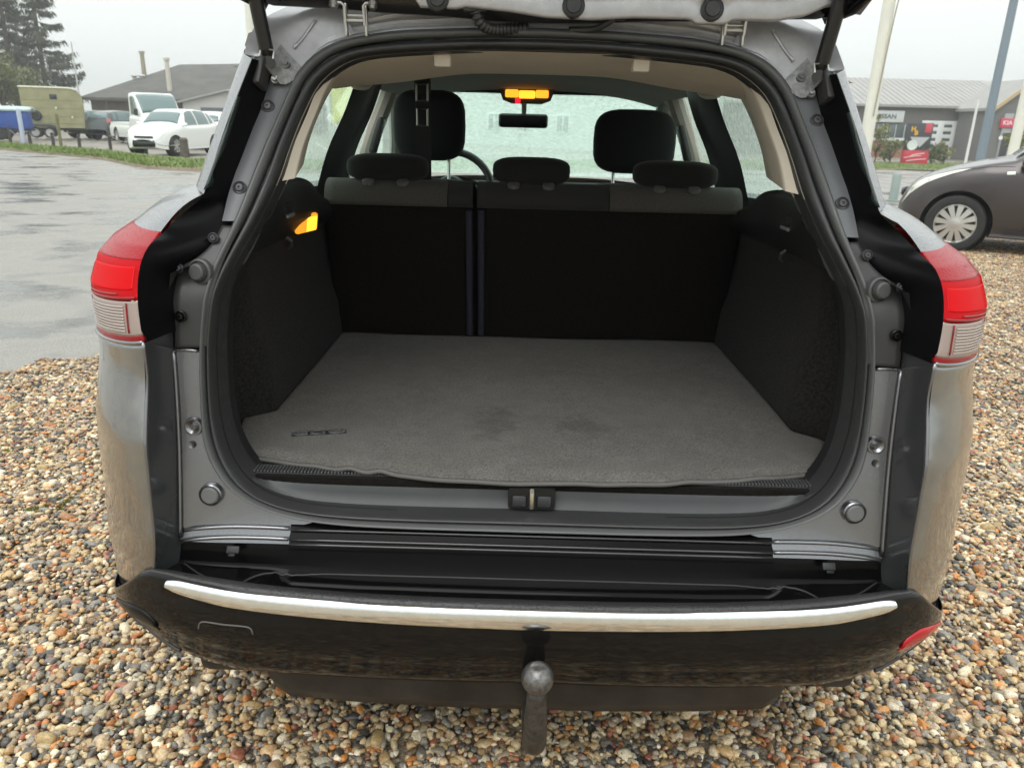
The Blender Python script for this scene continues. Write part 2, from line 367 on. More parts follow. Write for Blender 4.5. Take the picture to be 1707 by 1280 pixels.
# wet asphalt: pale grey, patches of standing water are smoother
def asphalt_mat():
    m = bpy.data.materials.new('wet_asphalt'); m.use_nodes = True; t = m.node_tree; b = t.nodes['Principled BSDF']; n = t.nodes.new; l = t.links.new
    tcn = n('ShaderNodeTexCoord'); mp = n('ShaderNodeMapping'); mp.inputs['Scale'].default_value = (.55, .85, 1); mp.inputs['Rotation'].default_value = (0, 0, R_(-30)); l(tcn.outputs['Object'], mp.inputs[0])
    a = n('ShaderNodeTexNoise'); a.inputs['Scale'].default_value = 1.3; a.inputs['Detail'].default_value = 6; a.inputs['Roughness'].default_value = .6; l(mp.outputs[0], a.inputs['Vector'])
    c = n('ShaderNodeValToRGB'); c.color_ramp.elements[0].position = .38; c.color_ramp.elements[1].position = .52
    c.color_ramp.elements[0].color = (.10, .099, .094, 1); c.color_ramp.elements[1].color = (.255, .244, .22, 1); l(a.outputs['Fac'], c.inputs[0])
    g = n('ShaderNodeTexNoise'); g.inputs['Scale'].default_value = 90; g.inputs['Detail'].default_value = 3; l(tcn.outputs['Object'], g.inputs['Vector'])
    mxr = n('ShaderNodeMixRGB'); mxr.blend_type = 'OVERLAY'; mxr.inputs[0].default_value = .9; l(c.outputs[0], mxr.inputs[1]); l(g.outputs['Color'], mxr.inputs[2])
    bw = n('ShaderNodeRGBToBW'); l(g.outputs['Color'], bw.inputs[0]); l(bw.outputs[0], mxr.inputs[2])
    l(mxr.outputs[0], b.inputs['Base Color'])
    r = n('ShaderNodeMapRange'); r.inputs['From Min'].default_value = .38; r.inputs['From Max'].default_value = .6; r.inputs['To Min'].default_value = .10; r.inputs['To Max'].default_value = .62; l(a.outputs['Fac'], r.inputs[0]); l(r.outputs[0], b.inputs['Roughness'])
    bs = n('ShaderNodeMapRange'); bs.inputs['From Min'].default_value = .38; bs.inputs['From Max'].default_value = .55; bs.inputs['To Min'].default_value = .06; bs.inputs['To Max'].default_value = .6; l(a.outputs['Fac'], bs.inputs[0])
    bp = n('ShaderNodeBump'); bp.inputs['Distance'].default_value = .012; l(bs.outputs[0], bp.inputs['Strength']); l(g.outputs['Fac'], bp.inputs['Height']); l(bp.outputs[0], b.inputs['Normal'])
    return m
asph = asphalt_mat()
g2 = lambda a, b: tuple(float(k) for k in gnd(a, b)[:2])
verge_near = [(-62, 60), g2(-130, 240), g2(0, 250), g2(160, 265), g2(320, 285), (0, 22), (9, 31.5), (17.9, 38.6), (38, 45), (80, 52)]
edge_gravel = [(-14, -9.9), (-2.588, 2.536), (-2.275, 2.878), (-1.2, 4.05), (0.6, 6.3), (3, 9.6), (16, 13), (40, 17)]
poly_mesh('asphalt_lot', edge_gravel+[(85, 20)]+verge_near[::-1]+[(-80, 20), (-60, -20), (-30, -20)], 2.2, -.004, asph, kind='structure')
bedm = mat('gravel_bed', (.24, .20, .145), .6, noise=(75, .5, 4, (.42, .35, .25)), bump=(120, .8, .01))
gravel_poly = edge_gravel+[(40, -12), (-14, -12)]
bed = poly_mesh('gravel_bed', gravel_poly, .8, .001, bedm, kind='structure')

# loose pebbles: patches of real stones laid side by side over the bed
def pebble_mat():
    m = bpy.data.materials.new('wet_pebbles'); m.use_nodes = True; t = m.node_tree; b = t.nodes['Principled BSDF']; n = t.nodes.new; l = t.links.new
    at_ = n('ShaderNodeAttribute'); at_.attribute_name = 'Col'
    tcn = n('ShaderNodeTexCoord'); g = n('ShaderNodeTexNoise'); g.inputs['Scale'].default_value = 220; g.inputs['Detail'].default_value = 4; l(tcn.outputs['Object'], g.inputs['Vector'])
    q = n('ShaderNodeMapRange'); q.inputs['From Min'].default_value = .3; q.inputs['From Max'].default_value = .7; q.inputs['To Min'].default_value = .68; q.inputs['To Max'].default_value = 1.2; l(g.outputs['Fac'], q.inputs[0])
    mu = n('ShaderNodeVectorMath'); mu.operation = 'SCALE'; l(at_.outputs['Color'], mu.inputs[0]); l(q.outputs[0], mu.inputs['Scale']); l(mu.outputs[0], b.inputs['Base Color'])
    b.inputs['Roughness'].default_value = .28; b.inputs['Specular IOR Level'].default_value = .5
    bp = n('ShaderNodeBump'); bp.inputs['Strength'].default_value = .25; bp.inputs['Distance'].default_value = .002; l(g.outputs['Fac'], bp.inputs['Height']); l(bp.outputs[0], b.inputs['Normal'])
    return m
pebm = pebble_mat()
PEB = np.array([(.62, .495, .32), (.53, .37, .20), (.29, .27, .245), (.085, .083, .084), (.56, .245, .08), (.40, .155, .10), (.74, .67, .54), (.25, .16, .095), (.43, .36, .265), (.16, .15, .138)])
PEB = PEB*np.array([1.05, 1.0, .92])
PW = np.array([.20, .16, .13, .10, .055, .055, .10, .07, .09, .05]); PW /= PW.sum()
def ico(sub):
    bm = bmesh.new(); bmesh.ops.create_icosphere(bm, subdivisions=sub, radius=1); bm.verts.index_update()
    v = np.array([tuple(x.co) for x in bm.verts]); f = np.array([[x.index for x in q.verts] for q in bm.faces]); bm.free(); return v, f
ICO2, ICO1 = ico(2), ico(1)
TILE = .25
def pebble_tile(name, sub, seed, spacing, smin, smax, fill):
    r = np.random.default_rng(seed); bv, bf = (ICO2 if sub == 2 else ICO1)
    k = int(TILE/spacing); pts = []
    for i in range(k):
        for j in range(k):
            pts.append((-TILE/2+(i+.5+r.uniform(-.45, .45))*spacing, -TILE/2+(j+.5+r.uniform(-.45, .45))*spacing, 0))
    for _ in range(fill): pts.append((r.uniform(-TILE/2, TILE/2), r.uniform(-TILE/2, TILE/2), 1))
    V = []; F = []; C = []
    for (x, y, small) in pts:
        s = r.uniform(smin, smax)*.5*(1 if not small else .55)
        if not small and r.random() < .06: s *= 1.55
        ax = s*np.array([r.uniform(.95, 1.45), r.uniform(.75, 1.0), r.uniform(.55, .8)])
        ph = r.uniform(0, 6.28, 3); fr = r.uniform(1.3, 2.4, 3)
        w = bv*(1+.13*np.sin(bv[:, [1]]*fr[0]*2+ph[0])+.10*np.sin(bv[:, [2]]*fr[1]*2+ph[1])+.08*np.sin(bv[:, [0]]*fr[2]*3+ph[2]))*ax
        a = r.uniform(0, 6.28); b_ = r.normal(0, .3); ca, sa = math.cos(a), math.sin(a); cb, sb = math.cos(b_), math.sin(b_)
        w = w @ np.array([[1, 0, 0], [0, cb, -sb], [0, sb, cb]]).T @ np.array([[ca, -sa, 0], [sa, ca, 0], [0, 0, 1]]).T
        w = w+np.array([x, y, r.uniform(-.003, .007)+(.005 if small else 0)])
        F.append(bf+len(V)*len(bv)); V.append(w)
        c = PEB[r.choice(len(PEB), p=PW)]*r.uniform(.6, 1.2)*np.array([r.uniform(.95, 1.05), 1, r.uniform(.92, 1.05)])
        C.append(np.tile(np.r_[np.clip(c, 0, 1), 1], (len(bv), 1)))
    V = np.vstack(V); F = np.vstack(F); C = np.vstack(C)
    me = bpy.data.meshes.new(name); me.from_pydata(V.tolist(), [], F.tolist()); me.shade_smooth()
    ca_ = me.color_attributes.new('Col', 'FLOAT_COLOR', 'POINT'); ca_.data.foreach_set('color', C.astype(np.float32).ravel())
    me.materials.append(pebm); return me
tiles = [pebble_tile('pebble_patch', 2, 100+i, .0150, .0125, .0240, 190) for i in range(8)]+[pebble_tile('pebble_patch_far', 1, 200+i, .0167, .015, .026, 60) for i in range(4)]
tcol = bpy.data.collections.new('pebble_patches')
for i, me in enumerate(tiles):
    o = bpy.data.objects.new('%02d_pebble_patch' % i, me); tcol.objects.link(o)
def in_poly(x, y, poly):
    c = False; j = len(poly)-1
    for i in range(len(poly)):
        xi, yi = poly[i]; xj, yj = poly[j]
        if (yi > y) != (yj > y) and x < (xj-xi)*(y-yi)/(yj-yi)+xi: c = not c
        j = i
    return c
pv = []; pi_ = []; prot = []
for ix in range(-34, 64):
    for iy in range(-5, 48):
        x, y = (ix+.5)*TILE, (iy+.5)*TILE
        if not in_poly(x+.0, y, gravel_poly): continue
        d = Vector((x-CAM[0], y-CAM[1], -CAM[2])); w_ = d.dot(Vector(_F)); px = 853.5+FF*d.dot(Vector(_R))/max(w_, .1)
        if w_ < .3 or not (-1100 < px < 2700) or d.length > 12.5: continue
        if abs(x) < .75 and 1.6 < y < 3.9: continue
        pv.append((x, y, float(zg(x, y))+.006)); pi_.append(random.randrange(8) if d.length < 4.2 else 8+random.randrange(4)); prot.append((0, 0, random.randrange(4)*PI/2))
me = bpy.data.meshes.new('gravel'); me.from_pydata(pv, [], [])
a_ = me.attributes.new('pick', 'INT', 'POINT'); a_.data.foreach_set('value', np.array(pi_, np.int32))
a_ = me.attributes.new('turn', 'FLOAT_VECTOR', 'POINT'); a_.data.foreach_set('vector', np.array(prot, np.float32).ravel())
gravel = link(bpy.data.objects.new('gravel', me), None, 'wet multicoloured pebble gravel lying around the silver estate car', 'gravel', kind='stuff')
ng = bpy.data.node_groups.new('lay_pebbles', 'GeometryNodeTree'); ng.is_modifier = True
ng.interface.new_socket('Geometry', in_out='INPUT', socket_type='NodeSocketGeometry'); ng.interface.new_socket('Geometry', in_out='OUTPUT', socket_type='NodeSocketGeometry')
gi = ng.nodes.new('NodeGroupInput'); go = ng.nodes.new('NodeGroupOutput'); ip = ng.nodes.new('GeometryNodeInstanceOnPoints'); ci = ng.nodes.new('GeometryNodeCollectionInfo')
ci.inputs['Collection'].default_value = tcol; ci.inputs['Separate Children'].default_value = True; ci.inputs['Reset Children'].default_value = True
na1 = ng.nodes.new('GeometryNodeInputNamedAttribute'); na1.data_type = 'INT'; na1.inputs['Name'].default_value = 'pick'
na2 = ng.nodes.new('GeometryNodeInputNamedAttribute'); na2.data_type = 'FLOAT_VECTOR'; na2.inputs['Name'].default_value = 'turn'
ip.inputs['Pick Instance'].default_value = True
ng.links.new(gi.outputs[0], ip.inputs['Points']); ng.links.new(ci.outputs[0], ip.inputs['Instance']); ng.links.new(na1.outputs[0], ip.inputs['Instance Index'])
ng.links.new(na2.outputs[0], ip.inputs['Rotation']); ng.links.new(ip.outputs[0], go.inputs[0])
gm = gravel.modifiers.new('lay', 'NODES'); gm.node_group = ng
# ------------------------------------------------------------------ the estate car (x right, y forward, rear bumper at y = 0)
car = empty('estate_car', (0, 0, 0), 0, 'silver estate car with its tailgate open, seen from behind on wet gravel', 'car')
ZZ = [.40, .45, .58, .74, .95, 1.1, 1.25, 1.37, 1.45]; YY = [.095, .10, .12, .15, .18, .27, .385, .45, .49]
def yap(z): return np.interp(z, ZZ, YY)
SO = [(0, 1.391), (.10, 1.389), (.17, 1.386), (.263, 1.380), (.341, 1.366), (.39, 1.347), (.423, 1.317), (.441, 1.284), (.466, 1.21), (.483, 1.15), (.498, 1.09), (.512, 1.05), (.532, .997), (.543, .94), (.552, .865), (.555, .77), (.553, .716), (.540, .675), (.512, .635), (.458, .603), (.38, .583), (.272, .575), (0, .573)]
SI = [(0, 1.354), (.10, 1.353), (.173, 1.349), (.294, 1.339), (.341, 1.329), (.373, 1.311), (.400, 1.284), (.420, 1.24), (.437, 1.18), (.450, 1.122), (.472, 1.065), (.495, 1.02), (.518, .968), (.529, .915), (.535, .86), (.535, .765), (.526, .709), (.51, .668), (.487, .638), (.453, .616), (.394, .600), (.276, .593), (0, .593)]
NS = 90
so = cr(SO, NS); si_ = cr(SI, NS)
def full(h):                                   # half loop (right side) to closed loop
    l_ = h[1:-1][::-1].copy(); l_[:, 0] *= -1
    return np.vstack([h, l_])
soF, siF = full(so), full(si_); nL = len(soF)
def ring(prof):
    """prof: (t across outer->inner, height toward the rear)"""
    A = np.zeros((nL, len(prof), 3))
    for k, (t, h) in enumerate(prof):
        p = soF*(1-t)+siF*t
        A[:, k, 0] = p[:, 0]; A[:, k, 2] = p[:, 1]
        A[:, k, 1] = yap(soF[:, 1])*(1-t)+(yap(siF[:, 1])+.016)*t - h
    return A
a = np.linspace(0, PI, 9)
prof1 = [(.0, -.004)]+[(.22-.22*math.cos(q), .003+.014*math.sin(q)) for q in a]+[(.46, -.004)]
v, f = grid(ring(prof1), closed_u=True)
seal = mk('tailgate_seal', v, f, lip_sheen, car)
fixn(seal)
a = np.linspace(0, PI, 11)
prof2 = [(.48, -.006)]+[(.74-.23*math.cos(q), -.001+.019*math.sin(q)) for q in a]+[(1.0, -.006), (1.04, -.03), (1.05, -.05)]
v, f = grid(ring(prof2), closed_u=True); fixn(mk('seal_bulb', v, f, rubber, seal))
# interior finisher running forward from the seal
A = ring([(1.0, -.004), (1.02, -.03), (1.03, -.06), (.90, -.085)])
nh = NS
def finisher(i0, i1, m_, nm):
    for s in (1, -1):
        B = A[i0:i1+1].copy()
        if s < 0: B = mir(B)
        v, f = grid(B); fixn(mk(nm, v, f, m_, car))
zi = si_[:, 1]; i_top = int(np.argmax(zi < 1.125)); i_mid = int(np.argmax(zi < 1.0))
finisher(0, i_top, beige, 'aperture_trim'); finisher(i_top, i_mid, pillargrey, 'aperture_trim'); finisher(i_mid, NS-14, plastic_dark, 'aperture_trim')

def rail(pts, n): return cr(pts, n)
def ruled(ra, rb, n, m_, bulge=0., push=(0, -1, 0)):
    """surface between two rails; m_ columns"""
    a_, b_ = cr(ra, n), cr(rb, n); t = np.linspace(0, 1, m_)[None, :, None]
    A = a_[:, None]*(1-t)+b_[:, None]*t
    return A+np.array(push)*bulge*np.sin(PI*t)
def both(name, A, material, parent=None, solid=0, flip=False, **kw):
    res = []
    for s in (1, -1):
        B = np.array(A) if s > 0 else mir(A)
        v, f = shell(B, solid, ref=(s, -1, .2)) if solid else grid(B)
        o = mk(name, v, f, material, parent if parent is not None else car, **kw); fixn(o); res.append(o)
    return res
def p3(x, z, dy=0): return (x, float(yap(z))+dy, z)
def so_between(z0, z1, n):                     # seal outer line by height on the right side, a bit inside
    q = cr([tuple(p) for p in SO], 400); q = q[(q[:, 0] > .2)]
    i0 = int(np.argmin(np.abs(q[:, 1]-z0))); i1 = int(np.argmin(np.abs(q[:, 1]-z1))); q = q[i0:i1+1]
    idx = np.linspace(0, len(q)-1, n).round().astype(int); return [p3(q[i, 0]-.012, q[i, 1], .004) for i in idx]
# painted flange, lower corners
fb = [p3(.597, .862), p3(.596, .80), p3(.596, .74), p3(.597, .66), p3(.598, .60), p3(.598, .566), p3(.585, .557), p3(.555, .561), p3(.50, .565), p3(.412, .565)]
fa = so_between(.862, .581, 10)
A = ruled(fa, fb, 60, 8)
both('painted_flange', A, silver)
# rolled lower edge of the flange: two bright ridges
for zz, yy in ((.5655, -.004), (.5500, -.010)):
    pts = cr([p3(.598, zz-.011, yy+.006), p3(.575, zz-.004, yy), p3(.52, zz+.001, yy), p3(.46, zz+.002, yy), p3(.413, zz+.001, yy)], 20)
    for s in (1, -1):
        q = pts.copy(); q[:, 0] *= s; v, f = tube(q, .0036, 8); mk('flange_ridge', v, f, silver, car)
A = ruled([p3(.600, .566, .004), p3(.55, .565, .004), p3(.48, .568, .004), p3(.412, .568, .004)], [p3(.601, .538, -.002), p3(.55, .538, -.004), p3(.48, .540, -.006), p3(.412, .540, -.006)], 20, 5)
both('flange_fold', A, silver)
# rolled outer edge of the flange and its thin top return
pts = cr([p3(.597, .862, -.003), p3(.596, .80, -.003), p3(.596, .70, -.003), p3(.598, .60, -.003), p3(.600, .545, -.003)], 20)
for s in (1, -1):
    q = pts.copy(); q[:, 0] *= s; mk('flange_edge', *tube(q, .0035, 8), silver, car)
    q = cr([p3(.556, .863, -.003), p3(.575, .864, -.004), p3(.597, .863, -.003)], 6); q[:, 0] *= s
    mk('flange_edge', *tube(q, .003, 8), silver, car)
# charcoal trim plate over the lamp fixings
tb = [p3(.5255, 1.058, -.005), p3(.540, 1.028, -.007), p3(.561, 1.008, -.008), p3(.582, .996, -.008), p3(.5905, .980, -.008), p3(.5905, .945, -.008), p3(.591, .90, -.008), p3(.592, .868, -.008)]
ta = so_between(1.058, .868, 8); ta = [(x, y-.010, z) for x, y, z in ta]
A = ruled(ta, tb, 40, 6)
plates = both('lamp_trim_plate', A, charcoal, solid=.012)
# dark pillar panel
db = [p3(.5285, 1.064), p3(.5225, 1.11), p3(.512, 1.165), p3(.5035, 1.21), p3(.496, 1.245), p3(.484, 1.292)]
da = so_between(1.292, 1.064, 6)[::-1]
A = ruled(da, db, 40, 6, .004)
both('pillar_panel', A, pillargrey)
# shut face walls
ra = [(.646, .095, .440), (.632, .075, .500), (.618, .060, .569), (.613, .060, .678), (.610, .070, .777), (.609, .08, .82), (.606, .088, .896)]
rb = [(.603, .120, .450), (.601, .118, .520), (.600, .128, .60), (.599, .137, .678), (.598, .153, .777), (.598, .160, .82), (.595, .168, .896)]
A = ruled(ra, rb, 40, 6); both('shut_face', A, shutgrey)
ra = [(.606, .088, .896), (.608, .09, .915), (.612, .10, .962), (.613, .12, 1.005), (.611, .15, 1.032), (.606, .20, 1.050), (.585, .225, 1.075), (.548, .235, 1.110), (.522, .292, 1.215), (.494, .362, 1.322)]
rb = [(.585, .180, .896), (.584, .184, .915), (.584, .195, .962), (.578, .215, .99), (.550, .230, 1.010), (.530, .240, 1.035), (.517, .262, 1.06), (.510, .300, 1.105), (.491, .375, 1.215), (.468, .44, 1.315)]
A = ruled(ra, rb, 70, 6, .004, (0, 1, 0)); both('lamp_recess', A, recessblack)
# dark green glass edge on the pillar wall
A = ruled([(.5475, .232, 1.115), (.530, .270, 1.18), (.510, .318, 1.26)], [(.541, .250, 1.118), (.5265, .286, 1.18), (.508, .328, 1.26)], 16, 3)
both('glass_edge', A, glass_d, solid=.002)
# screws in the pillar panels and plates
def stud(c, r, m_, nm='screw', n=18, par=None, ax=(0, -1, .45)):
    MB().disc_stack(c, ax, [(-.004, r), (.001, r), (.002, r*.86), (-.0005, r*.74), (.0005, r*.62), (.003, r*.5), (.0032, r*.22), (.001, r*.15), (.001, 0)], n).out(nm, m_, par or car)
for s in (1, -1):
    for (x, z) in ((.479, 1.247), (.505, 1.116)): stud((s*x, float(yap(z))-.004, z), .0115, screwm)
    stud((s*.535, float(yap(1.040))-.014, 1.040), .0085, screwm, ax=(0, -1, .2))
    stud((s*.586, float(yap(.993))-.012, .993), .008, screwm, ax=(0, -1, .2))
    stud((s*.578, float(yap(.921))-.014, .921), .0095, gloss, ax=(0, -1, .1))
    # buffers
    MB().disc_stack((s*.549, float(yap(.989))-.012, .989), (s*.25, -1, .1), [(-.004, .0215), (.004, .0210), (.006, .018), (.003, .0165), (.003, .0145), (.013, .0135), (.0155, .011), (.0155, 0)], 28).out('stop_buffer', mat('plug_dark', (.07, .07, .07), .45), car)
    MB().disc_stack((s*.545, float(yap(.621))-.001, .621), (0, -1, .1), [(-.004, .0205), (.005, .0195), (.007, .0175), (.004, .0155)], 28).out('buffer_seat', silver, car)
    MB().disc_stack((s*.545, float(yap(.621))-.001, .621), (0, -1, .1), [(.001, .0155), (.008, .0145), (.010, .0125), (.010, 0)], 28).out('stop_buffer', plug, car)
    MB().disc_stack((s*.572, float(yap(.735))-.000, .735), (0, -1, .1), [(-.002, .0165), (.0035, .0150), (.0035, .012), (-.001, .007), (.002, .0045), (.002, 0)], 24).out('panel_dimple', silver, car)
    MB().disc_stack((s*.575, float(yap(.704))-.000, .704), (0, -1, .1), [(-.001, .0065), (.002, .0055), (.001, .0035), (.001, 0)], 14).out('panel_dimple', silver, car)

# rear corners: silver quarter, lamp, side
CZ = [.36, .42, .512, .569, .678, .73, .777, .82, .86, .90, .915, .962, 1.005, 1.032, 1.052, 1.062]
CXI = [.66, .645, .630, .618, .613, .611, .610, .609, .6075, .606, .608, .612, .613, .611, .611, .62]
CYI = [.13, .10, .072, .06, .06, .063, .07, .08, .086, .088, .09, .101, .126, .156, .205, .27]
CXO = [.795, .798, .798, .803, .808, .802, .796, .790, .780, .771, .770, .770, .760, .743, .722, .705]
CYO = [.25, .26, .26, .28, .30, .30, .30, .30, .29, .28, .275, .275, .29, .32, .36, .40]
def corner(zv, av):
    """zv: heights (array), av 0..1 from the shut edge round to the flank"""
    xi, yi, xo, yo = (np.interp(zv, CZ, c) for c in (CXI, CYI, CXO, CYO))
    q = av*PI/2
    bo = np.interp(zv, [.40, .50, .60, .70, .735, .78, .84, .885, .92], [0, .002, -.001, .0015, .0045, -.001, -.006, 0, 0]); yi = yi-bo; xo = xo+bo*.6
    return np.stack([xi+(xo-xi)*np.sin(q)**1.42, yo-(yo-yi)*np.clip(np.cos(q), 0, 1)**1.42, zv], -1)
na_, nz_ = 22, 40
av = np.linspace(0, 1, na_)[:, None]*np.ones((1, nz_))
def corner_patch(zb0, zb1, zt0, zt1, nz=40):
    av = np.linspace(0, 1, na_)[:, None]*np.ones((1, nz)); t = np.linspace(0, 1, nz)[None, :]
    zb = zb0+(zb1-zb0)*av; zt = zt0+(zt1-zt0)*av
    return corner(zb+(zt-zb)*t, av)
A = corner_patch(.462, .352, .898, .868)
both('rear_quarter', A, body_dirty, solid=.006, flip=True)
# bright rolled edge along the shut line and under the lamp
for s in (1, -1):
    q = A[0].copy(); q[:, 0] *= s; mk('quarter_edge', *tube(q, .0032, 8), silver, car)
    q = A[:, -1].copy(); q[:, 0] *= s; mk('quarter_edge', *tube(q, .0035, 8), silver, car)
# lamps
def lamp(s):
    L0 = empty_part = None
    def patch(zb, zt, nz, a0=0., a1=1., off=0.):
        t = np.linspace(0, 1, nz)[None, :]; aa = np.linspace(a0, a1, na_)[:, None]*np.ones((1, nz))
        z0 = zb[0]+(zb[1]-zb[0])*aa; z1 = zt[0]+(zt[1]-zt[0])*aa
        P = corner(z0+(z1-z0)*t, aa)
        if off: P[..., 1] -= off*np.cos(aa*PI/2); P[..., 0] += off*np.sin(aa*PI/2)
        # run the lens forward along the flank
        return P
    nm = 'tail_lamp'
    def pc(name, P, m_, par=None, th=.008):
        if s < 0: P = mir(P)
        v, f = shell(P, th, ref=(s, -1, .2)); o = mk(name, v, f, m_, par or car); fixn(o); return o
    base = pc(nm, patch((.962, .936), (1.0515, 1.054), 26), redlens); base['label'] = 'red brake and tail section of the lamp'
    fw = []
    def side(zb, zt, name, m_, off=0., y1=.56):
        n = 14; t = np.linspace(0, 1, 12)[None, :]; zz = (zb+(zt-zb)*t)*np.ones((n, 1)); u = np.linspace(0, 1, n)[:, None]
        xo = np.interp(zz, CZ, CXO); yo = np.interp(zz, CZ, CYO); P = np.stack([xo+off+.012*u*np.ones_like(zz), yo+(y1-yo)*u, zz], -1)
        pc(name, P, m_, base)
    side(.936, 1.050, 'lens_side', redlens); side(.868, .934, 'lens_side', redline, y1=.40)
    # wet upper lens
    pc('lens_top', patch((1.016, 1.006), (1.052, 1.0545), 16, .01, 1, .0008), redlens_wet, base, .003)
    pc('brake_block', patch((.976, .952), (1.008, .992), 12, .10, .76, .0005), redblock, base, .002)
    cl = pc('clear_section', patch((.909, .880), (.9605, .9345), 16), clearlens, base)
    lo = pc('lower_red_strip', patch((.899, .869), (.9085, .8795), 6), redline, base)
    # rib frame inside the clear lens and the darker reflector band at the side
    for k in range(9):
        z0 = .9155+k*.0046; pc('lens_rib', patch((z0, z0-.027), (z0+.0016, z0-.0254), 2, .20, .74, .0022), clearrib, cl, .0015)
    for a0 in (.16, .75): pc('lens_rib', patch((.9135, .8850), (.9585, .9315), 8, a0, a0+.010, .0018), redline, cl, .0012)
    pc('reflector', patch((.966, .940), (1.005, .985), 10, .80, .97, .0012), redline, base, .0015)
    pc('lens_rib', patch((.964, .938), (.967, .941), 2, .05, .95, .0015), redline, base, .0012)
    pc('lens_rib', patch((.970, .944), (.9725, .9465), 2, .25, .75, .0012), redline, base, .0012)
    # amber sliver on the inner edge
    pc('lens_edge', patch((1.0, .998), (1.03, 1.025), 8, .0, .035, .0016), mat('lamp_edge_pink', (.75, .12, .06), .2, coat=1.), base, .0015)
    return base
lampL, lampR = lamp(-1), lamp(1)
# silver shoulder from the lamp up to the pillar
S0 = [tuple(corner(np.array(1.0500+.0025*a_), np.array(a_))) for a_ in np.linspace(0, 1, 7)]+[(.735, .50, 1.048)]
S1 = [(.551, .238, 1.108), (.58, .31, 1.114), (.62, .39, 1.112), (.66, .47, 1.10), (.70, .58, 1.082)]
A = ruled(S0, S1, 24, 8, .008, (0, -.3, 1)); both('shoulder', A, silver_wet)
# pillar outer skin: sky reflection on dark glass painted as wet silver
P0 = [(.549, .235, 1.108), (.523, .291, 1.215), (.495, .361, 1.322)]
P1 = [(.566, .255, 1.113), (.540, .312, 1.220), (.513, .380, 1.330)]
P2 = [(.600, .34, 1.115), (.565, .40, 1.235), (.535, .46, 1.345)]
P3_ = [(.655, .62, 1.09), (.605, .66, 1.24), (.56, .70, 1.36)]
rows = [cr(p, 24) for p in (P0, P1, P2, P3_)]
A = np.stack([cr([r[i] for r in rows], 18) for i in range(24)], 0)
both('rear_pillar_skin', A, silver_wet)

# body side with wheel arches
def side_x(y, z):
    xr = np.interp(z, CZ, CXO); xm = np.interp(z, [.2, .3, .42, .7, .9, 1.0, 1.1], [.79, .82, .845, .862, .835, .80, .73])
    t = smooth01((y-.28)/.7); x = xr*(1-t)+xm*t
    n = smooth01((y-3.35)/.85); return x-.16*n**2
def zbelt(y): return np.interp(y, [.28, .45, .7, 1.2, 2.6, 3.1, 4.1], [1.05, 1.052, 1.075, 1.04, .975, .955, .80])
ys = np.linspace(.30, 4.05, 150); nzv = 34
A = np.zeros((len(ys), nzv, 3))
for i, y in enumerate(ys):
    zl = .24 if y > .6 else .36
    zt = zbelt(y) if y > .50 else .866+(zbelt(.5)-.866)*smooth01((y-.40)/.10)
    z = np.linspace(zl, zt, nzv); A[i, :, 0] = side_x(y, z); A[i, :, 1] = y; A[i, :, 2] = z
def cut_arches(A, arches, side):
    v, f = grid(A if side > 0 else mir(A)); v = v.copy(); keep = []; rim = set()
    for q in f:
        c = v[list(q)].mean(0); dead = False
        for (yc, zc, r) in arches:
            if math.hypot(c[1]-yc, c[2]-zc) < r: dead = True
        if not dead: keep.append(q)
    used = {}
    for q in keep:
        for i in q: used[i] = used.get(i, 0)+1
    allc = {}
    for q in f:
        for i in q: allc[i] = allc.get(i, 0)+1
    for i in used:
        if used[i] < allc[i]:
            for (yc, zc, r) in arches:
                d = math.hypot(v[i][1]-yc, v[i][2]-zc)
                if d < r*1.12 and v[i][2] > .25: v[i][1] = yc+(v[i][1]-yc)*r/d; v[i][2] = zc+(v[i][2]-zc)*r/d
    return v, keep
ARCH = [(.83, .30, .345), (3.42, .30, .345)]
for s in (1, -1):
    v, f = cut_arches(A, ARCH, s); fixn(mk('body_side', v, f, silver, car))
    for (yc, zc, r) in ARCH:
        a = np.linspace(-.2, PI+.2, 30)
        B = np.array([[(s*xx, yc+r*math.cos(q), zc+r*math.sin(q)) for xx in (.83, .70, .55)] for q in a]); v, f = grid(B); fixn(mk('wheel_arch', v, f, valance, car))
        wh = MB(); wh.disc_stack((s*.70, yc, .305), (s, 0, 0), [(-.09, .20), (-.09, .285), (-.07, .305), (.06, .305), (.085, .285), (.09, .21), (.06, .205), (.05, .0)], 40)
        w_ = wh.out('wheel', mat('tyre', (.02, .02, .02), .7, bump=(300, .3, .002)), car)
        rm = MB(); rm.disc_stack((s*.775, yc, .305), (s, 0, 0), [(-.03, .195), (.012, .20), (.012, .185), (-.02, .17)], 36)
        for k in range(9):
            q = 2*PI*k/9; d = Vector((0, math.cos(q), math.sin(q)))
            rm.cyl(Vector((s*.78, yc, .305))+d*.03, Vector((s*.775, yc, .305))+d*.19, .018, .013, 8)
        rm.disc_stack((s*.77, yc, .305), (s, 0, 0), [(-.02, .06), (.02, .055), (.025, 0)], 20)
        rm.out('rim', mat('alloy', (.55, .56, .57), .3, .9), w_)
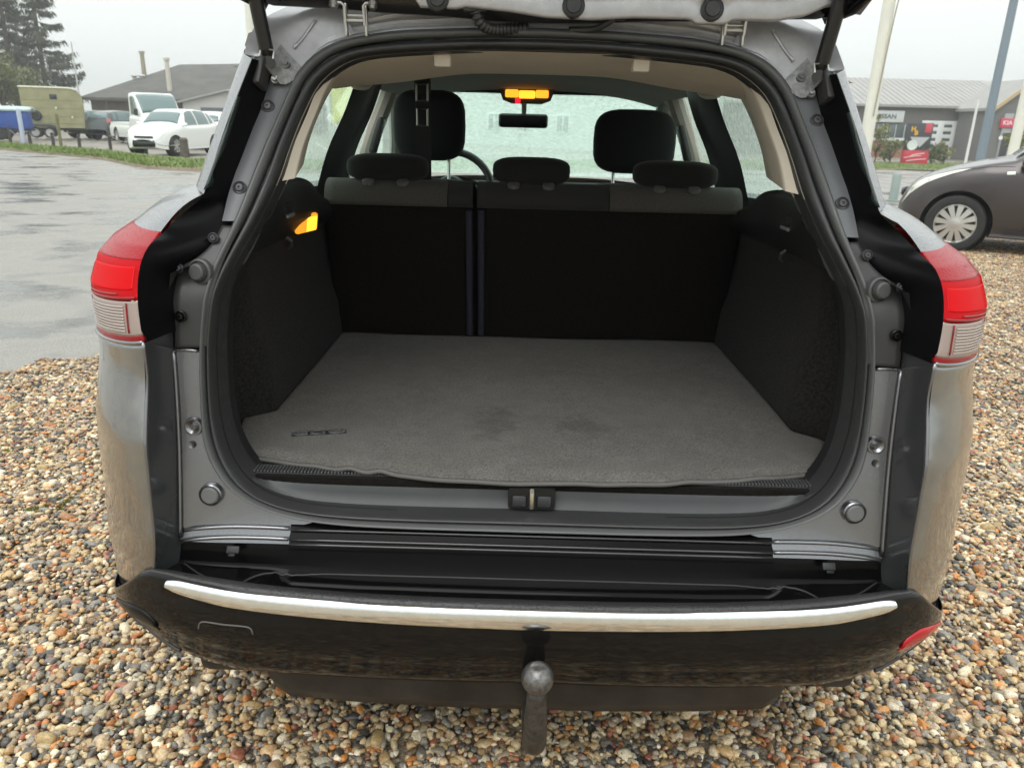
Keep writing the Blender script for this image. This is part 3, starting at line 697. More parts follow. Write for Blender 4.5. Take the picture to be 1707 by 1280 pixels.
# roof, bonnet, tail of roof
def roof_z(x, y): return np.interp(y, [.46, .7, 1.3, 2.0, 2.35], [1.425, 1.44, 1.455, 1.45, 1.42])-.11*(abs(x)/.56)**2.6-.0*(x)
ys = np.linspace(.46, 2.37, 30); xs = np.linspace(-.565, .565, 25)
A = np.array([[(x, y, float(roof_z(x, y))) for x in xs] for y in ys]); v, f = grid(A); fixn(mk('roof_panel', v, f, silver_wet, car))
ys = np.linspace(3.13, 4.1, 16); xs = np.linspace(-.78, .78, 21)
A = np.array([[(x*(1-.12*smooth01((y-3.6)/.6)), y, .965-.05*((y-3.13)/.97)-.10*smooth01((y-3.8)/.35)-.07*(abs(x)/.78)**4) for x in xs] for y in ys]); v, f = grid(A); fixn(mk('bonnet', v, f, silver_wet, car))
A = np.array([[(x*(1-.12), 4.1+.12*math.sin(t*2.6), .81-t*.55) for x in xs] for t in np.linspace(0, 1, 8)]); v, f = grid(A); fixn(mk('front_bumper', v, f, silver, car))
MB().box((0, 2.1, .20), (1.4, 3.6, .03)).out('underbody', valance, car)
MB().box((0, .46, .44), (1.16, .50, .16), .02).out('rear_floor_pan', valance, car)
MB().box((0, .14, .36), (1.18, .10, .16), .02).out('crash_beam', valance, car)

# ---- bumper
BX = [0, .15, .30, .45, .55, .62, .68, .72, .755, .78, .795]
BY = [.0, .001, .007, .020, .040, .062, .092, .122, .160, .205, .26]
def bplan(n=60, xmax=.795):
    return cr([(x, y) for x, y in zip(BX, BY)], n)
bp_ = bplan(70)
def bz_top(x): return np.interp(x, [0, .3, .6, .635, .66, .69, .725, .757, .78, .795], [.503, .504, .510, .506, .494, .466, .435, .406, .396, .392])
def bz_bot(x): return np.interp(x, [0, .42, .5, .56, .62, .66, .70, .735, .765, .795], [.335, .327, .322, .326, .334, .346, .364, .378, .384, .386])
def bnorm(P):
    T = np.gradient(P, axis=0); n_ = np.stack([T[:, 1], -T[:, 0]], -1); return n_/np.linalg.norm(n_, axis=1)[:, None]
bn = bnorm(bp_)
def bfull(P):                                  # (n,m,3) for x>=0 -> both sides in one strip
    return np.concatenate([mir(P[1:])[::-1], P], 0)
prof = [(.0, -.004, 1), (.0, .004, 1), (.06, .0075, 1), (.12, .0065, 1), (.25, .010, 1), (.45, .012, 1), (.62, .008, 1), (.66, .003, 1), (.70, .001, 1), (.85, -.006, 1), (.95, -.016, 1), (1.0, -.030, 1), (1.0, -.09, 1)]
P = np.zeros((len(bp_), len(prof), 3)); zt = bz_top(bp_[:, 0]); zb = bz_bot(bp_[:, 0])
for k, (t, o_, _) in enumerate(prof):
    q = bp_+bn*o_*np.clip((zt-zb)/.12, .15, 1)[:, None]; P[:, k, 0] = q[:, 0]; P[:, k, 1] = q[:, 1]; P[:, k, 2] = zt+(zb-zt)*t
v, f = grid(bfull(P)); bumper = fixn(mk('bumper', v, f, bumperblack, car)); bumper['label'] = 'glossy black rear bumper skin'
# textured lip along the top of the bumper
m_l = bp_[:, 0] < .665; bpl = bp_[m_l]; bnl = bn[m_l]; P = np.zeros((len(bpl), 6, 3)); zt = bz_top(bpl[:, 0]); wdt = np.interp(bpl[:, 0], [0, .5, .62, .67], [1, .9, .5, .2])
for k, (o_, dz) in enumerate([(.0055, -.004), (.004, .0015), (-.003, .004), (-.014, .004), (-.020, .0), (-.022, -.016)]):
    q = bpl+bnl*(o_*wdt)[:, None]; P[:, k, 0] = q[:, 0]; P[:, k, 1] = q[:, 1]; P[:, k, 2] = zt+dz*wdt
v, f = grid(bfull(P)); fixn(mk('loading_lip', v, f, lipblack, bumper))
# chrome strip
cpl = bp_[bp_[:, 0] < .603]; cn = bn[:len(cpl)]; P = np.zeros((len(cpl), 9, 3)); xx = cpl[:, 0]
h = np.interp(xx, [0, .5, .57, .603], [.0175, .0145, .0120, .0075]); zc = np.interp(xx, [0, .3, .5, .603], [.484, .486, .490, .497])
for k, q_ in enumerate(np.linspace(-PI/2, PI/2, 9)):
    q = cpl+cn*(.0075+.0065*math.cos(q_)**.6-.0020*math.sin(q_)); P[:, k, 0] = q[:, 0]; P[:, k, 1] = q[:, 1]; P[:, k, 2] = zc+h*math.sin(q_)
P[-1, :, 2] = zc[-1]+(P[-1, :, 2]-zc[-1])*.6
v, f = grid(bfull(P)); fixn(mk('chrome_strip', v, f, chrome, bumper))
# tray behind the lip
xs = np.linspace(-.66, .66, 96); ts = np.linspace(0, 1, 26); A = np.zeros((len(xs), len(ts), 3))
for i, x in enumerate(xs):
    ax = abs(x); yb = float(np.interp(ax, BX, BY))+.018; yk = float(np.interp(ax, [0, .40, .55, .60, .66], [.118, .118, .117, .118, .120])); zk = float(np.interp(ax, [0, .41, .58, .605, .66], [.541, .541, .541, .537, .528]))
    zf = float(bz_top(ax))-.008
    for j, t in enumerate(ts):
        y = yk+(yb-yk)*t; zm = zf-.006; z = zk+(zm-zk)*smooth01(t/.22)+(zf-zm)*smooth01((t-.8)/.2)
        rec = smooth01((.475-ax-.05*(1-t))/.03)*smooth01((t-.22)/.10)
        A[i, j] = (x, y, z-.022*rec)
TRAY = A.copy(); v, f = grid(A); fixn(mk('bumper_tray', v, f, trayblack, bumper))
def on_tray(x, y):
    i = int(np.argmin(np.abs(TRAY[:, 0, 0]-x))); return float(np.interp(-y, -TRAY[i, :, 1], TRAY[i, :, 2]))
pts = cr([(.487, .040), (.478, .06), (.462, .080), (.43, .094), (.38, .0965), (.2, .0965), (0, .0965)], 60); q = np.vstack([pts, (pts*np.array([-1, 1]))[:-1][::-1]])
mk('tray_ridge', *tube([(x, y, on_tray(x, y)+.0012) for x, y in q], .0018, 6), charcoal, bumper)
for s in (1, -1):
    q = cr([(s*.598, .108), (s*.56, .078), (s*.525, .058)], 16); mk('tray_ridge', *tube([(x, y, on_tray(x, y)+.001) for x, y in q], .0016, 6), charcoal, bumper)
    MB().box((s*.505, .096, .533), (.022, .006, .013), .002, (R_(-35), 0, 0)).out('tray_clip', plastic_dark, bumper)
    MB().box((s*.505, .088, .527), (.013, .008, .006), .002, (R_(-35), 0, 0)).out('tray_clip', gloss, bumper)
# black sill step between the painted corners, with its ribs
xs = np.linspace(-.4105, .4105, 30); pr = [(.573, .012), (.571, -.002), (.560, -.004), (.556, -.012), (.548, -.013), (.544, -.019), (.536, -.018)]
A = np.array([[(x, float(yap(z))+dy, z) for z, dy in pr] for x in xs]); v, f = grid(A); fixn(mk('sill_step', v, f, stepblack, car))
for z, dy in ((.5655, -.006), (.5525, -.0145), (.546, -.018)):
    mk('sill_rib', *tube([(x, float(yap(z))+dy, z) for x in np.linspace(-.4095, .4095, 14)], .0024, 8), mat('rib_gloss', (.06, .06, .06), .2, .5, coat=.5), car)
# valance
xs = np.linspace(-.47, .47, 40); A = []
for x in xs:
    e = smooth01((.47-abs(x))/.035); yb = float(np.interp(abs(x), BX, BY))+.042
    A.append([(x, yb, .345), (x, yb+.002, .330), (x, yb+.006, .330-.055*e), (x, yb+.014, .330-.078*e), (x, yb+.05, .330-.086*e), (x, yb+.16, .330-.086*e)])
v, f = grid(np.array(A)); fixn(mk('valance', v, f, valance, bumper))
# reflectors in the lower corners
def bpoint(x, t, off=0.):
    ax = abs(x); b2 = np.array([ax, np.interp(ax, bp_[:, 0], bp_[:, 1])]); n2 = np.array([np.interp(ax, bp_[:, 0], bn[:, 0]), np.interp(ax, bp_[:, 0], bn[:, 1])]); zt_, zb_ = float(bz_top(ax)), float(bz_bot(ax))
    k_ = min(1, max(.15, (zt_-zb_)/.12)); po = float(np.interp(t, [p_[0] for p_ in prof[1:-1]], [p_[1] for p_ in prof[1:-1]]))*k_
    q = b2+n2*(off+po); return np.array([math.copysign(q[0], x), q[1], zt_+(zb_-zt_)*t])
for s in (1, -1):
    xs = np.linspace(.632, .742, 24); A = np.zeros((24, 5, 3))
    for i, x in enumerate(xs):
        u = i/23; w_ = .40*(math.sin(PI*min(1, (u+.05)*.94))**.55); tc_ = .62-.06*u
        for j, t in enumerate(np.linspace(tc_-w_*.5, tc_+w_*.5, 5)): A[i, j] = bpoint(x, t, .0015+.002*math.sin(PI*j/4))
    if s < 0: A = mir(A)
    v, f = shell(A, .004, ref=(s, -1, 0)); rf = fixn(mk('reflector', v, f, mat('reflector_red', (.42, .004, .012), .25, coat=.6, spec=.2) if s > 0 else gloss, bumper)); rf['label'] = 'red reflector' if s > 0 else 'black reflector housing with the red insert missing'
    q = np.array([bpoint(x, .93, .001) for x in np.linspace(.61, .745, 26)])
    if s < 0: q = mir(q)
    mk('bumper_rim', *tube(q, .0035, 8), charcoal, bumper)
q = cr([tuple(bpoint(-x, t, .0005)) for x, t in ((.545, .46), (.542, .40), (.535, .375), (.50, .36), (.46, .35), (.452, .365), (.449, .42))], 26)
mk('towing_eye_cover', *tube(q, .0014, 6), mat('bumper_groove', (.10, .095, .09), .35), bumper)

# tow ball
tow = MB(); c = (.0125, -.07, .425)
tow.disc_stack(c, (0, 0, 1), [(-.0245*math.cos(t)+.0005, max(.0001, .0255*math.sin(t))) if False else (-.0252*math.cos(t), max(1e-4, .0252*math.sin(t))) for t in np.linspace(.55, PI-.42, 18)]+[(.0236, 0)], 28)
hook = tow.out('tow_ball', ballm, car, angle=60)
nk = cr([(.0125, -.07, .407), (.0125, -.0695, .390), (.0125, -.069, .36), (.0125, -.067, .325), (.0125, -.058, .292), (.0125, -.03, .268), (.0125, .03, .258), (.0125, .12, .262), (.0125, .25, .27)], 30)
rr = np.interp(np.linspace(0, 1, 30), [0, .06, .15, .35, .6, 1], [.0150, .0160, .0185, .0200, .0205, .021]); mk('tow_neck', *tube(nk, rr, 18), neckm, hook)

# ---- sill and latch inside the opening
qi = cr(SI, 600); qi = qi[qi[:, 1] < .650]; qi = qi[qi[:, 0] > 0]; qb = np.array([(x, float(yap(z))+.014, z-.004) for x, z in qi]); qb = qb[np.argsort(qb[:, 0])]
xs = np.linspace(-.484, .484, 60); A = []
for x in xs:
    i = int(np.argmin(np.abs(qb[:, 0]-abs(x)))); zb_ = qb[i, 2]; z1 = max(.6335, zb_+.002)
    A.append([(x, qb[i, 1]+.004, zb_-.004), (x, .160, zb_+.006), (x, .167, (zb_+z1)/2), (x, .172, z1-.003), (x, .175, z1), (x, .181, z1+.001)])
v, f = grid(np.array(A)); fixn(mk('sill_plate', v, f, sillgrey, car))
mb = MB()
for k in range(170):
    x = -.50+k*1.0/169; mb.box((x, .193, .637), (.0038, .026, .011), .001, None, 1)
mb.box((0, .197, .633), (1.02, .034, .010)); mb.out('sill_tread', mat('tread_grey', (.06, .06, .061), .5), car)['kind'] = 'stuff'
lt = MB(); lt.add(*prism([(-.040+.003, .5965), (.037, .5965), (.041, .602), (.041, .632), (.038, .6365), (-.038, .6365), (-.041, .632), (-.041, .602)], .150, .178)); latch = lt.out('latch_recess', mat('latch_black', (.006, .006, .006), .5), car, smooth=False)
for s in (-1, 1): MB().box((s*.0215, .1500, .6125), (.026, .012, .022), .005, (R_(-12), 0, 0)).out('latch_cup', mat('latch_cup_plastic', (.02, .021, .023), .35), latch)
MB().tube([(0, .150, .6335), (0, .1425, .630), (0, .140, .618), (0, .1425, .604), (0, .150, .601)], .0042, 10).out('striker', mat('zinc_striker', (.62, .58, .48), .3, 1.), latch)

# ---- boot floor, walls
MB().box((0, .63, .622), (1.20, .92, .03), .0).out('boot_floor', carpet, car)
for s in (1, -1):
    secs = []
    for y in np.linspace(.165, 1.12, 40):
        k = float(smooth01((y-.37)/.07)); xf = .592-.060*k; x1 = .575-.035*k; br = .012*math.sin(12*y)
        secs.append([(xf, y, .635), (xf-.002, y, .66), (xf+.002, y, .75), (x1+.022, y, .85), (x1+.022, y, .95), (x1+.012, y, .99), (x1-.012, y, 1.0)])
    A = np.array(secs); A = A if s > 0 else mir(A); v, f = grid(A); fixn(mk('boot_side_trim', v, f, sidecarpet, car))
    # raised carpet fold over the wheel arch
    # plastic shoulder carrying the load cover
    SA = [(.455, .335, 1.118), (.478, .45, 1.116), (.500, .60, 1.112), (.505, .72, 1.095), (.515, .85, 1.055), (.53, .98, 1.03)]
    SB = [(.462, .33, 1.075), (.472, .42, 1.05), (.485, .55, 1.035), (.49, .68, 1.025), (.505, .85, 1.01), (.52, 1.0, .99)]
    SC_ = [(.505, .25, 1.005), (.515, .36, .995), (.523, .5, .99), (.528, .65, .985), (.532, .85, .98), (.535, 1.0, .975)]
    SD = [(.545, .30, 1.124), (.565, .42, 1.125), (.585, .60, 1.118), (.60, .75, 1.10), (.61, .86, 1.06), (.61, 1.0, 1.035)]
    rows = [cr(p, 30) for p in (SD, SA, SB, SC_)]
    A = np.stack([np.vstack([np.linspace(rows[0][i], rows[1][i], 4), np.linspace(rows[1][i], rows[2][i], 6)[1:], np.linspace(rows[2][i], rows[3][i], 5)[1:]]) for i in range(30)], 0)
    A = A if s > 0 else mir(A); v, f = grid(A); sh = fixn(mk('shoulder_moulding', v, f, plastic_dark, car))
    MB().box((s*.4765, .44, 1.068), (.014, .05, .022), .004).out('cover_slot', mat('slot_black', (.004, .004, .004), .7), sh)
    MB().box((s*.4730, .44, 1.053), (.012, .045, .007), .002).out('slot_ledge', pillargrey, sh)
    MB().tube([(s*.500, .50, 1.003), (s*.492, .505, .995), (s*.494, .51, .985), (s*.503, .515, .98)], .004, 8).out('bag_hook', charcoal, sh)
    # beige pillar trim and window surround
    TA = [(.452, .325, 1.124), (.440, .360, 1.17), (.420, .405, 1.232), (.402, .435, 1.282), (.376, .458, 1.313)]
    TB = [(.432, .352, 1.128), (.424, .385, 1.18), (.408, .428, 1.238), (.392, .462, 1.286), (.370, .486, 1.316)]
    TCc = [(.575, .93, 1.118), (.560, .95, 1.18), (.540, 1.00, 1.25), (.520, 1.07, 1.31), (.50, 1.13, 1.345)]
    rows = [cr(p, 24) for p in (TA, TB, TCc)]
    A = np.stack([np.vstack([np.linspace(rows[0][i], rows[1][i], 8), np.linspace(rows[1][i], rows[2][i], 10)[1:]]) for i in range(24)], 0)
    A = A if s > 0 else mir(A); v, f = grid(A); fixn(mk('pillar_trim', v, f, beige, car))
# boot lamp on the left wall
bl = MB(); bl.box((-.4985, .650, 1.012), (.012, .085, .040), .006, (0, R_(8), R_(-14))); blo = bl.out('boot_lamp', amber, car); blo['label'] = 'lit amber boot lamp'
MB().box((-.4925, .662, 1.010), (.010, .046, .034), .006, (0, R_(8), R_(-14))).out('lamp_core', amber_hot, blo)
# headliner
ys = np.linspace(.47, .86, 12); xs = np.linspace(-.47, .47, 25); A = np.zeros((len(ys), len(xs), 3))
for i, y in enumerate(ys):
    u = (y-.47)/.39
    for j, x in enumerate(xs):
        zc_ = 1.352-.016*smooth01(u*1.1)+.01*u*0; A[i, j] = (x, y, zc_-.030*(abs(x)/.40)**3*(1-.2*u)-.012*u*smooth01(1-abs(abs(x)-.33)/.2))
v, f = grid(A); fixn(mk('rear_header_trim', v, f, beige, car))
ys = np.linspace(.86, 2.36, 24); xs = np.linspace(-.52, .52, 21)
A = np.array([[(x, y, 1.375-.0*y-.05*(abs(x)/.52)**3-.02*smooth01((y-2.1)/.26)) for x in xs] for y in ys]); v, f = grid(A); fixn(mk('headliner', v, f, liner, car))
for s in (1, -1):
    MB().box((s*.189, .546, 1.338), (.032, .030, .022), .004).out('headliner_clip', clipbeige, car)
    mbx = MB(); mbx.tube(cr([(s*.47, 1.06, 1.335), (s*.478, 1.10, 1.315), (s*.482, 1.2, 1.312), (s*.478, 1.30, 1.318), (s*.47, 1.34, 1.338)], 14), .008, 8); mbx.out('grab_handle', beige, car)
# side glass and pillars seen from inside
def gp(y, z): return (np.interp(z, [.95, 1.10, 1.36], [.735, .655, .565]), y, z)
for s in (1, -1):
    for (ya, yb, nm) in ((.62, 1.36, 'quarter_window'), (1.36, 2.02, 'rear_door_window'), (2.05, 3.02, 'front_door_window')):
        A = np.array([[(s*gp(y, z)[0], y+.0*(z-1), z) for z in np.linspace(zbelt(y)-.01, min(1.362, 1.362-.55*max(0, y-2.35)), 6)] for y in np.linspace(ya, yb, 10)])
        v, f = grid(A); fixn(mk(nm, v, f, sidewet, car))
    # cant rail
    MB().add(*tube([(s*.555, y, 1.362) for y in np.linspace(.6, 2.3, 8)], .030, 8)).out('cant_rail', liner, car)
    q = [(s*.555, 2.3, 1.36), (s*.62, 2.75, 1.15), (s*.69, 3.12, .965)]; MB().add(*tube(cr(q, 14), .038, 10)).out('front_pillar', liner, car)
    # door frame pillars: centre of rear door opening (black), belt pillar (beige edged)
    q = [(s*.640, 1.29, .99), (s*.600, 1.33, 1.14), (s*.560, 1.40, 1.25), (s*.530, 1.47, 1.36)]
    A = []
    for p in cr(q, 12): A.append([(p[0]-s*.02, p[1]-.13, p[2]), (p[0]-s*.055, p[1]-.08, p[2]), (p[0]-s*.06, p[1]+.08, p[2]), (p[0], p[1]+.13, p[2])])
    v, f = grid(np.array(A)); fixn(mk('rear_pillar_trim', v, f, plastic_dark, car))
    q = cr([(s*.66, 2.02, .97), (s*.635, 2.05, 1.1), (s*.595, 2.08, 1.22), (s*.545, 2.10, 1.345)], 12)
    MB().add(*tube(q, .034, 10)).out('belt_pillar_trim', mat('belt_pillar_grey', (.30, .28, .245), .8), car)
    MB().box((s*.585, 2.02, 1.17), (.03, .045, .14), .012, (0, s*R_(-18), 0)).out('belt_anchor', charcoal, car)
    # door inner panels
    A = np.array([[(s*(.70-.04*k), y, .40+(zbelt(y)-.40)*k) for k in np.linspace(0, 1, 5)] for y in np.linspace(1.05, 3.1, 10)]); v, f = grid(A); fixn(mk('door_panel', v, f, plastic_dark, car))
    A = np.array([[(s*.60, y, z) for z in np.linspace(.30, .98, 3)] for y in np.linspace(.30, 1.15, 6)]); v, f = grid(A); fixn(mk('inner_wing', v, f, plastic_dark, car))
    # door mirrors outside
    MB().box((s*.86, 2.92, .99), (.17, .10, .125), .04, None, 4).out('door_mirror', silver, car)
# windscreen
A = np.array([[(x*(.545+.10*t), 2.36+.80*t-.05*(1-x*x)*(-1), 1.352-.385*t) for x in np.linspace(-1, 1, 15)] for t in np.linspace(0, 1, 10)]); v, f = grid(A); fixn(mk('windscreen', v, f, windg, car))
MB().box((0, 2.36, 1.356), (1.04, .06, .022), .008).out('windscreen_header', mat('header_dark', (.05, .05, .046), .8), car)
# dashboard
A = []
for x in np.linspace(-.66, .66, 30):
    hump = .018*math.exp(-((x+.33)/.17)**2)
    A.append([(x, 2.55, .55), (x, 2.58, .80), (x, 2.66, .905+hump), (x, 2.78, .928+hump), (x, 2.95, .93), (x, 3.17, .945)])
v, f = grid(np.array(A)); fixn(mk('dashboard', v, f, plastic_dark, car))
# steering wheel
c = Vector((-.345, 2.45, .935)); ax = Vector((0, -1, .48)).normalized(); u = Vector((1, 0, 0)); w_ = ax.cross(u)
sw = mk('steering_wheel', *tube([c+u*(.185*math.cos(t))+w_*(.185*math.sin(t)) for t in np.linspace(0, 2*PI, 40)[:-1]], .0165, 10, True), mat('wheel_leather', (.018, .018, .018), .4), car)
MB().disc_stack(c, ax, [(-.03, .05), (.0, .075), (.02, .06), (.025, 0)], 24).out('hub', plastic_dark, sw)
for t in (.0, PI, -PI/2): MB().cyl(c, c+u*(.18*math.cos(t))+w_*(.18*math.sin(t)), .022, .014, 10).out('spoke', mat('spoke_satin', (.35, .35, .34), .35, .8), sw)
A = np.array([[(-.35+x*.16, 2.62-.05*(1-x*x), .945+.05*(1-x*x)*k) for k in (0, .6, 1)] for x in np.linspace(-1, 1, 14)]); v, f = grid(A); fixn(mk('instrument_hood', v, f, plastic_dark, car))
# mirror and dome lamp
mr_ = MB().box((-.029, 2.44, 1.239), (.212, .03, .058), .014, (R_(6), 0, R_(2)), 4).out('rear_view_mirror', mirrorblack, car)
MB().cyl((-.027, 2.44, 1.262), (-.027, 2.43, 1.31), .010, .012, 10).out('stem', liner, mr_)
dl = MB().add(*prism([(-.135, 1.372), (.100, 1.372), (.080, 1.318), (.045, 1.305), (-.080, 1.305), (-.115, 1.318)], 2.27, 2.36)).out('dome_lamp', mat('console_grey', (.06, .06, .055), .6), car, smooth=False)
for i, (x0, x1) in enumerate(((-.105, -.052), (-.050, .016), (.018, .070))): MB().box(((x0+x1)/2-.0, 2.266, 1.342-.003*(i == 1)), (x1-x0, .014, .030), .006, None, 3).out('lamp_lens', amber_hot if i == 1 else mat('lamp_amber_mid', (.9, .5, .1), .3, emit=(1, .36, .02), estr=1.3), dl)
MB().box((-.054, 2.266, 1.314), (.020, .012, .020), .003).out('warning_light', redled, dl)
def soft(c, d, p=3.2, nu=22, nv=14):
    A = []
    for i in range(nu):
        t = 2*PI*i/nu; row = []
        for j in range(nv+1):
            q = PI*j/nv; f_ = lambda a_: math.copysign(abs(a_)**(2/p), a_)
            row.append((c[0]+d[0]/2*f_(math.cos(t))*f_(math.sin(q)), c[1]+d[1]/2*f_(math.sin(t))*f_(math.sin(q)), c[2]+d[2]/2*f_(math.cos(q))))
        A.append(row)
    return grid(np.array(A), closed_u=True)
# ---- rear seats
def seat_back(x0, x1, name):
    n = 22; P = [(1.075, .60), (1.062, .66), (1.035, .80), (1.002, .95), (.988, 1.005), (.990, 1.035), (1.005, 1.062), (1.035, 1.074), (1.075, 1.070), (1.12, 1.045), (1.17, .95), (1.22, .75), (1.25, .55)]
    Q = cr(P, 40); xs = np.linspace(x0, x1, n); A = np.zeros((n, 40, 3))
    for i, x in enumerate(xs):
        e = min(x-x0, x1-x); k = smooth01(e/.03)
        A[i, :, 0] = x; A[i, :, 1] = Q[:, 0]+(1.10-Q[:, 0])*.25*(1-k); A[i, :, 2] = Q[:, 1]-.012*(1-k)*(Q[:, 1] > .9)
    v, f = grid(A); f = list(f)+[tuple(range(40))[::-1], tuple((n-1)*40+j for j in range(40))]
    return fixn(mk(name, v, f, carpet, car))
sL = seat_back(-.548, -.152, 'rear_seat_back'); sR = seat_back(-.148, .548, 'rear_seat_back'); sL['label'] = 'narrow left section of the split rear seat'; sR['label'] = 'wide right section of the split rear seat'
def band(x0, x1, m_, par):
    P = cr([(.9865, 1.018), (.9855, 1.036), (1.000, 1.063), (1.032, 1.0775), (1.075, 1.0735), (1.12, 1.048)], 16); xs = np.linspace(x0, x1, 14)
    A = np.array([[(x, y-.002, z-.010*(1-smooth01(min(x-x0, x1-x)/.02))*0+.0015) for y, z in P] for x in xs]); v, f = shell(A, .002, True); fixn(mk('upholstery_panel', v, f, m_, par))
band(-.540, -.222, seatgrey, sL); band(-.220, -.156, seatmid, sL); band(-.144, .196, seatmid, sR); band(.198, .540, seatgrey, sR)
for x, p in ((-.166, sL), (-.134, sR)): MB().add(*tube([(x, 1.058, .66), (x, 1.031, .80), (x, .998, .95), (x, .984, 1.012)], .009, 8)).out('piping', piping, p)
for (x, w_, par) in ((-.384, .215, sL), (-.006, .205, sR), (.372, .222, sR)):
    hr = fixn(mk('headrest', *soft((x, 1.055, 1.111), (w_, .105, .070), 3.4), seatblack, par))
    for d in (-.045, .045): MB().disc_stack((x+d*1.0, 1.005, 1.078), (0, -.35, 1), [(-.006, .016), (.003, .016), (.005, .012), (.005, 0)], 16).out('post_guide', mat('guide_grey', (.12, .115, .11), .4), hr)
# ---- front seats
for (x, zt_, w_, h_) in ((-.370, 1.335, .262, .245), (.378, 1.287, .300, .225)):
    fs = fixn(mk('front_seat', *soft((x, 1.86, .72), (.50, .20, .62), 4), seatblack, car)); fs['label'] = 'driver seat' if x < 0 else 'front passenger seat'
    fixn(mk('headrest', *soft((x, 1.90, zt_-h_/2), (w_, .12, h_), 3.6), seatblack, fs))
    for d in (-.07, .07): MB().cyl((x+d, 1.90, zt_-h_+.02), (x+d, 1.88, .98), .006, .006, 8).out('headrest_post', steel, fs)
# centre belt hanging from the roof
bt = MB(); bt.box((-.309, 1.2, 1.325), (.045, .012, .05), .004); bt.box((-.309, 1.203, 1.15), (.044, .0018, .30)); belt = bt.out('centre_belt', mat('belt_web', (.012, .012, .012), .8), car)
for (z, w_) in ((1.302, .030), (1.238, .028)):
    mbk = MB(); h_ = .042
    mbk.tube([(-.309-w_/2, 1.188, z-h_/2), (-.309+w_/2, 1.188, z-h_/2), (-.309+w_/2, 1.188, z+h_/2), (-.309-w_/2, 1.188, z+h_/2)], .0035, 8, True)
    mbk.out('belt_tongue', mat('tongue_steel', (.38, .37, .34), .35, .9), belt)

# ---- roof end, hinges, tailgate
xs = np.linspace(-.41, .41, 60); soz = lambda x: float(np.interp(abs(x), [p[0] for p in SO[:9]], [p[1] for p in SO[:9]]))
A = []
for x in xs:
    z0 = soz(x)-.012 if abs(x) < .476 else 1.20; y0 = float(yap(z0))+.012
    zt_ = float(roof_z(x, .47))+.004
    A.append([(x, y0, z0), (x, y0+.006, z0+.016), (x, y0+.001, z0+.019), (x, y0+.010, z0+.026), (x, y0+.006, z0+.030), (x, y0+.02, z0+.5*(zt_-z0)+.014), (x, .475, max(zt_, z0+.04)), (x, .470, max(zt_, z0+.04)+.05)])
v, f = grid(np.array(A)); fixn(mk('roof_channel', v, f, strip, car, angle=25))
# corner gutters beside the struts
GA = [(.335, .456, 1.374), (.385, .446, 1.352), (.420, .425, 1.322), (.446, .402, 1.285), (.458, .394, 1.284)]
GB = [(.375, .470, 1.425), (.425, .455, 1.405), (.462, .435, 1.372), (.482, .405, 1.335), (.488, .382, 1.326)]
GC = [(.42, .480, 1.430), (.47, .47, 1.412), (.505, .44, 1.385), (.515, .40, 1.345), (.514, .382, 1.330)]
rows = [cr(p, 20) for p in (GA, GB, GC)]; A = np.stack([np.vstack([np.linspace(rows[0][i], rows[1][i], 6), np.linspace(rows[1][i], rows[2][i], 5)[1:]]) for i in range(20)], 0); both('roof_gutter', A, silver_lit)
q = cr([(.405, .452, 1.395), (.425, .440, 1.365), (.44, .425, 1.345)], 8)
for s in (1, -1):
    qq = q.copy(); qq[:, 0] *= s; mk('gutter_bead', *tube(qq, .003, 6), silver_lit, car)
    # bracket of the strut
    br = MB(); gpl = np.stack([np.linspace(rows[0][i], rows[1][i], 6) for i in range(13, 20)], 0); gpl = gpl[:, 0:5]*1.0; gpl[..., 1] -= .004; gpl = gpl if s > 0 else mir(gpl); br.add(*shell(gpl, .003, ref=(0, -1, 0)))
    for (dx, dz) in ((-.012, .014), (.004, -.012)): br.disc_stack((s*(.463+dx), .402+.5*dz, 1.302+dz), (0, -1, .6), [(-.001, .008), (.004, .008), (.004, .005), (.009, .005), (.009, 0)], 12)
    brk = br.out('strut_bracket', mat('bracket_steel', (.30, .30, .295), .4, .8, noise=(80, .3, 4, None)), car); MB().box((s*.489, .385, 1.300), (.020, .030, .052), .004, (R_(-30), 0, s*R_(12))).out('bracket_cover', charcoal, car)
    st = MB(); p0 = Vector((s*.478, .400, 1.318)); p1 = Vector((s*.492, .372, 1.470)); p2 = Vector((s*.50, .32, 1.64)); d = (p1-p0)
    st.cyl(p0+d*.14, p0+d*1.0, .0125, .0125, 16); st.cyl(p0+d*.06, p0+d*.14, .0085, .0125, 16); st.cyl(p1, p2, .006, .006, 12)
    sto = st.out('gas_strut', mat('strut_black', (.012, .011, .010), .28), car)
    sk = MB(); sk.disc_stack(p0, (s*.3, 1, 0), [(-.014, .011), (.010, .011), (.012, .007)], 14); sk.out('ball_socket', charcoal, sto)
    MB().tube([p0+Vector((-s*.012, -.014, .006)), p0+Vector((-s*.014, -.012, .020)), p0+Vector((s*.008, -.012, .022)), p0+Vector((s*.012, -.014, .008))], .0018, 6).out('retaining_clip', steel, sto)
    # hinge
    hx = s*.327; hg = MB()
    for d_ in (-.0175, .0175):
        hg.box((hx+d_, .424, 1.392), (.0042, .016, .052), .001)
        hg.tube([(hx+d_*.95, .410, 1.382), (hx+d_*.95, .404, 1.412), (hx+d_*1.2, .402, 1.416), (hx+d_*2.2, .398, 1.417)], .0028, 8)
        hg.disc_stack((hx+d_*1.9, .400, 1.413), (0, -.5, -1), [(-.004, .008), (.003, .008), (.003, .005), (.008, .0048), (.008, 0)], 12)
    hg.cyl((hx-.017, .414, 1.390), (hx+.017, .414, 1.390), .0036, .0036, 10); hg.cyl((hx-.017, .414, 1.398), (hx+.017, .414, 1.398), .0025, .0025, 10)
    hg.out('hinge', steel, car)
